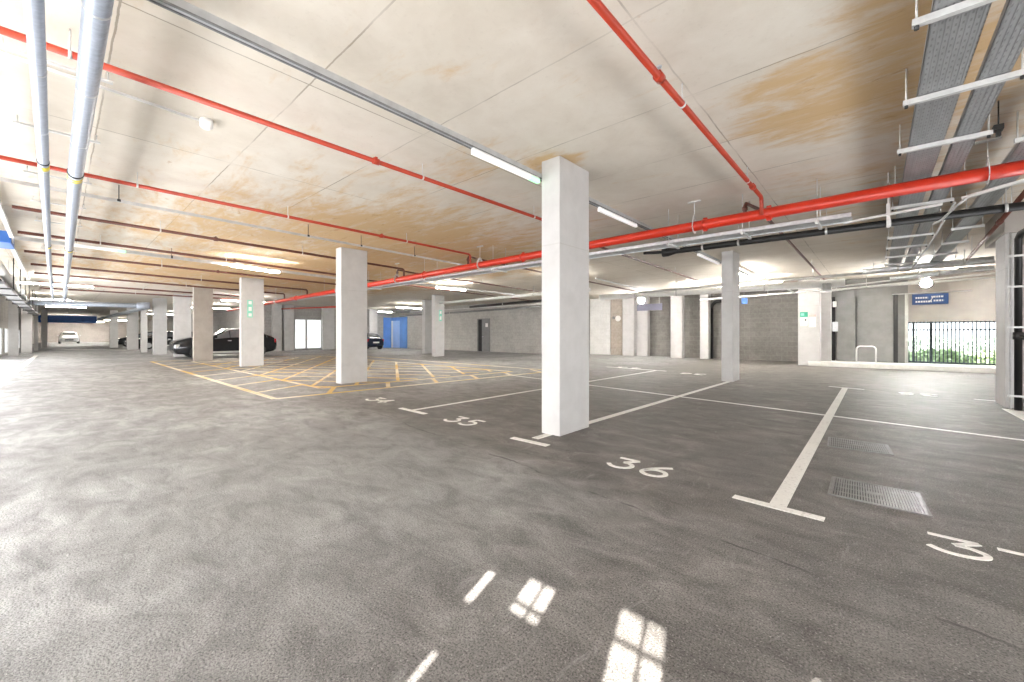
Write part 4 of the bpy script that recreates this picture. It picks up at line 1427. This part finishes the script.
# grey board hung under the far light
Y_ = 20.3
o = empty('hanging_sign', (xa(648, Y_), Y_, 2.5), 'dull violet-grey board hung just below the dazzling far light', 'sign')
m = MB(); m.box(xa(637, Y_), Y_, za(310.5, xa(648, Y_), Y_), xa(662, Y_), Y_ + .05, za(304, xa(648, Y_), Y_), .01); m.build('board', 'violet_grey', o)
m = MB()
for p in (640, 659):
    rod(m, xa(p, Y_), Y_ + .025, za(304, xa(648, Y_), Y_), CZ, .012)
m.build('hanger_rod', 'conduit', o)
# blue plate behind the farther white column
o = sign('blue_sign', xa(741.5, 20.5), xa(747.5, 20.5), 20.5, za(304, xa(744, 20.5), 20.5), za(298, xa(744, 20.5), 20.5), 'blue_banner', 'small blue sign peeking out right of the farther white column')
m = MB(); rod(m, xa(744, 20.5), 20.49, za(298, xa(744, 20.5), 20.5)); m.build('hanger_rod', 'conduit', o)
# blue hanging banner down the aisle
Xb = -58.0
y0, y1 = ya(37.5, Xb), ya(97, Xb)
zb, zt = za(322.3, Xb, y0), za(315.0, Xb, y0)
o = empty('hanging_sign', (Xb, (y0 + y1) / 2, zt), 'wide blue banner sign hung across the far end of the aisle', 'sign')
m = MB(); m.box(Xb - .04, y0, zb, Xb, y1, zt, .01); m.build('board', 'blue_banner', o)
m = MB()
for t in (.1, .5, .9):
    rod(m, Xb - .02, y0 + (y1 - y0) * t, zt, CZ, .02)
m.build('hanger_rod', 'conduit', o)
m = MB(); m.box(Xb, y0 + (y1 - y0) * .05, zb + .2, Xb + .01, y0 + (y1 - y0) * .09, zb + .45); m.build('arrow', 'paper', o)

# hoop barrier before the wide board panel
o = empty('hoop_barrier', (xa(866, 20.0), 20.0, .17), 'white tubular hoop barrier before the wide grey board panel', 'barrier')
xh0, xh1 = xa(856.5, 20.3), xa(876, 20.3)
zt = .17 + .62
rr = .12
m = MB()
m.tube([(xh0, 20.3, .17), (xh0, 20.3, zt - rr)] + arc((xh0 + rr, 20.3, zt - rr), rr, PI, PI / 2, (1, 0, 0), (0, 0, 1)) +
       arc((xh1 - rr, 20.3, zt - rr), rr, PI / 2, 0, (1, 0, 0), (0, 0, 1)) + [(xh1, 20.3, .17)], .026, 10)
m.build('hoop', 'white', o)
m = MB()
for x in (xh0, xh1):
    m = MB(); m.tube([(x, 20.3, .17), (x, 20.3, .185)], .06, 12); m.build('foot_plate', 'galv', o)

# ------------------------------------------------------------------ cars
def car(X, Y, rot, paint, label, L=4.5, W=1.8, Hh=1.48, estate=False, rack=False, hood=0.0):
    """Nose towards -Y at rot 0. Body lofted from stations along the length."""
    o = empty('car', (X, Y, 0), label, 'car', 'parked cars')
    o.rotation_euler = (0, 0, rot)
    k = L / 4.5
    # y, half-width, z_bottom, z_shoulder, roof z (or None), roof half-width
    if estate:
        st = [(-2.25, .60, .34, .55, .62, .56), (-2.12, .80, .24, .64, .74, .70), (-1.7, .87, .20, .76, .86, .74), (-1.05, .89, .20, .86, .98, .74), (-.75, .90, .20, .90, 1.10, .72),
              (-.05, .90, .20, .93, 1.44, .62), (.7, .90, .20, .94, 1.48, .61), (1.5, .90, .20, .95, 1.46, .60), (1.95, .87, .22, .96, 1.34, .58), (2.15, .82, .28, .94, 1.00, .62), (2.25, .70, .38, .80, .86, .6)]
    else:
        st = [(-2.25, .60, .34, .52, .58, .56), (-2.12, .80, .22, .62, .70, .70), (-1.7, .87, .18, .74, .82, .74), (-1.0, .89, .18, .84, .92, .74), (-.65, .90, .18, .88, 1.04, .70),
              (.0, .90, .18, .91, 1.40, .58), (.65, .90, .18, .92, 1.44, .57), (1.2, .90, .18, .93, 1.38, .57), (1.75, .87, .20, .94, 1.12, .62), (2.1, .82, .26, .90, .98, .64), (2.25, .70, .36, .78, .84, .6)]
    st = [(a, b_, c, d + hood * .5, e + hood, f) if a < -.9 else (a, b_, c, d, e, f) for a, b_, c, d, e, f in st]
    sz = Hh / 1.46
    rings = []
    bm = bmesh.new()
    for y, hw, zb, zs, zr, rw in st:
        q = [(hw * .86, zb), (hw, zb + .16), (hw * 1.0, (zb + zs) * .56), (hw * .97, zs), (rw + (hw * .95 - rw) * .12, zs + (zr - zs) * .92), (rw * .82, zr), (0, zr + .015)]
        q = [(a * W / 1.8, b_ * sz) for a, b_ in q]
        pts = [(-a, b_) for a, b_ in q] + [(a, b_) for a, b_ in q[-2::-1]]
        rings.append([bm.verts.new((a, y * k, b_)) for a, b_ in pts])
    n = len(rings[0])
    for r0, r1 in zip(rings[:-1], rings[1:]):
        for i in range(n - 1):
            f = bm.faces.new((r0[i], r0[i + 1], r1[i + 1], r1[i])); f.smooth = True
        bm.faces.new((r0[n - 1], r0[0], r1[0], r1[n - 1]))
    bm.faces.new(rings[0]); bm.faces.new(rings[-1])
    bmesh.ops.recalc_face_normals(bm, faces=bm.faces)
    glass = bmesh.new()

    def gq(vs, off):
        f = glass.faces.new([glass.verts.new(Vector(v) + Vector(off)) for v in vs])
    lerp = lambda a, b_, t: tuple(a[i] + (b_[i] - a[i]) * t for i in range(3))
    co = [[tuple(v.co) for v in r] for r in rings]
    g0, g1 = 4, (9 if not estate else 8)
    for s, (ia, ib) in ((-1, (3, 4)), (1, (n - 4, n - 5))):
        for a in range(g0, g1 - 1):
            A, B_, C, D = lerp(co[a][ia], co[a][ib], .12), lerp(co[a][ia], co[a][ib], .88), lerp(co[a + 1][ia], co[a + 1][ib], .88), lerp(co[a + 1][ia], co[a + 1][ib], .12)
            if a in (5, 6):
                A, B_ = lerp(A, D, .04), lerp(B_, C, .04)
            gq([A, B_, C, D], (s * .008, 0, .002))
    for a, dy in ((4, -1), (g1 - 2 if estate else 7, 1)):            # windscreen and rear glass
        i0, i1 = 5, n - 6
        A, B_, C, D = co[a][i0], co[a][i1], co[a + 1][i1], co[a + 1][i0]
        gq([lerp(A, D, .06), lerp(B_, C, .06), lerp(B_, C, .94), lerp(A, D, .94)], (0, dy * .006, .022))
    me = bpy.data.meshes.new('body'); bm.to_mesh(me); bm.free(); me.materials.append(M[paint])
    bo = bpy.data.objects.new('body', me); COL.objects.link(bo); bo.parent = o
    me = bpy.data.meshes.new('windows'); glass.to_mesh(me); glass.free(); me.materials.append(M['glass'])
    go = bpy.data.objects.new('windows', me); COL.objects.link(go); go.parent = o

    def part(mb, name, mat, par=None):
        me = bpy.data.meshes.new(name); mb.bm.to_mesh(me); mb.bm.free(); me.materials.append(M[mat])
        q = bpy.data.objects.new(name, me); COL.objects.link(q); q.parent = par or o
        return q
    hwid = W / 2
    for y in (-1.36 * k, 1.36 * k):
        for s in (-1, 1):
            mb = MB(); mb.tube([(s * (hwid - .20), y, .32), (s * (hwid - .18), y, .32), (s * (hwid - .01), y, .32), (s * (hwid + .012), y, .32)], [.29, .32, .32, .29], 20)
            wq = part(mb, 'wheel', 'tyre')
            mb = MB(); mb.tube([(s * (hwid + .0), y, .32), (s * (hwid + .018), y, .32)], .20, 16); part(mb, 'rim', 'rim', wq)
    for s in (-1, 1):
        mb = MB(); mb.box(s * .52 * W / 1.8, -2.215 * k, .50 * sz, s * .80 * W / 1.8, -2.02 * k, .66 * sz, .03); part(mb, 'headlamp', 'head_lamp')
        mb = MB(); mb.box(s * .55 * W / 1.8, 2.06 * k, .70 * sz, s * .80 * W / 1.8, 2.20 * k, .90 * sz, .03); part(mb, 'tail_lamp', 'tail_lamp')
        mb = MB(); mb.box(s * (hwid - .02), -.72 * k, .94 * sz, s * (hwid + .14), -.58 * k, 1.08 * sz, .03); part(mb, 'mirror', paint)
    for s in (-1, 1):
        mb = MB(); mb.box(s * (hwid - .03), -.98 * k, .24, s * (hwid + .012), .98 * k, .34, .02); part(mb, 'sill', 'conduit')
        for y in (-.1, .85):
            mb = MB(); mb.box(s * (hwid - .03), y * k, .80 * sz, s * (hwid + .012), y * k + .16, .83 * sz, .008); part(mb, 'door_handle', 'rim')
    mb = MB(); mb.box(-.38, -2.262 * k, .42, .38, -2.22 * k, .58, .01); part(mb, 'grille', 'dark')
    mb = MB(); mb.box(-.26, 2.23 * k, .52, .26, 2.265 * k, .63); part(mb, 'number_plate', 'plate')
    if rack:
        mb = MB()
        for s in (-1, 1):
            mb.tube([(s * .56, -.1, 1.50 * sz), (s * .56, 1.4, 1.50 * sz)], .025, 8)
        part(mb, 'roof_rail', 'black')
    return o


car(-26.7, 6.12, 0, 'car_black', 'black car parked behind the brown-grey column and the signed column', 4.65, 1.8, 1.60, hood=.13)
car(-79.5, ya(69, -79.5), math.radians(90), 'car_white', 'white estate car at the far end of the long aisle', 4.3, 1.85, 1.52, True, True)
car(-45.2, 6.2, 0, 'car_black', 'dark car nearest in the row beyond the aisle columns', 4.4, 1.78, 1.5, True)
car(-48.2, 6.0, 0, 'car_grey', 'dark grey car second in the row beyond the aisle columns', 4.4, 1.78, 1.48)
car(-55.0, 5.8, 0, 'car_black', 'dark car farthest in the row beyond the aisle columns', 4.4, 1.78, 1.5, True)
car(-31.4, ya(379.5, -29.2) , math.radians(-90), 'car_navy', 'dark navy car nosing out before the blue doorway', 3.4, 1.6, 1.36)

# ------------------------------------------------------------------ light, sky, camera
sun = bpy.data.lights.new('sun', 'SUN')
sun.energy = 24.0
sun.angle = math.radians(.32)
sun.color = (1.0, .95, .88)
so = bpy.data.objects.new('sun', sun)
COL.objects.link(so)
dirv = Vector((-math.sin(SUN_AZ) * math.cos(SUN_EL), math.cos(SUN_AZ) * math.cos(SUN_EL), -math.sin(SUN_EL)))
so.rotation_euler = dirv.to_track_quat('-Z', 'Y').to_euler()
so.location = (4, -12, 9)

w = bpy.data.worlds.new('sky')
S.world = w
w.use_nodes = True
bg = w.node_tree.nodes['Background']
bg.inputs['Color'].default_value = (.86, .93, 1.0, 1)
bg.inputs['Strength'].default_value = 2.6

cam = bpy.data.cameras.new('camera')
cam.sensor_width = 36
cam.sensor_fit = 'HORIZONTAL'
cam.lens = 36 * F / 1024
cam.shift_y = -(341 - HY) / 1024
cam.clip_start = .05
cam.clip_end = 300
co_ = bpy.data.objects.new('camera', cam)
COL.objects.link(co_)
co_.location = (0, 0, H)
co_.rotation_euler = (PI / 2, 0, YAW)
S.camera = co_

S.view_settings.view_transform = 'Standard'
S.view_settings.look = 'None'
S.view_settings.exposure = 0.95
S.view_settings.gamma = 1
S.view_settings.use_curve_mapping = False
S.cycles.use_denoising = True
S.cycles.max_bounces = 10
S.cycles.diffuse_bounces = 6
S.cycles.sample_clamp_indirect = 6.0
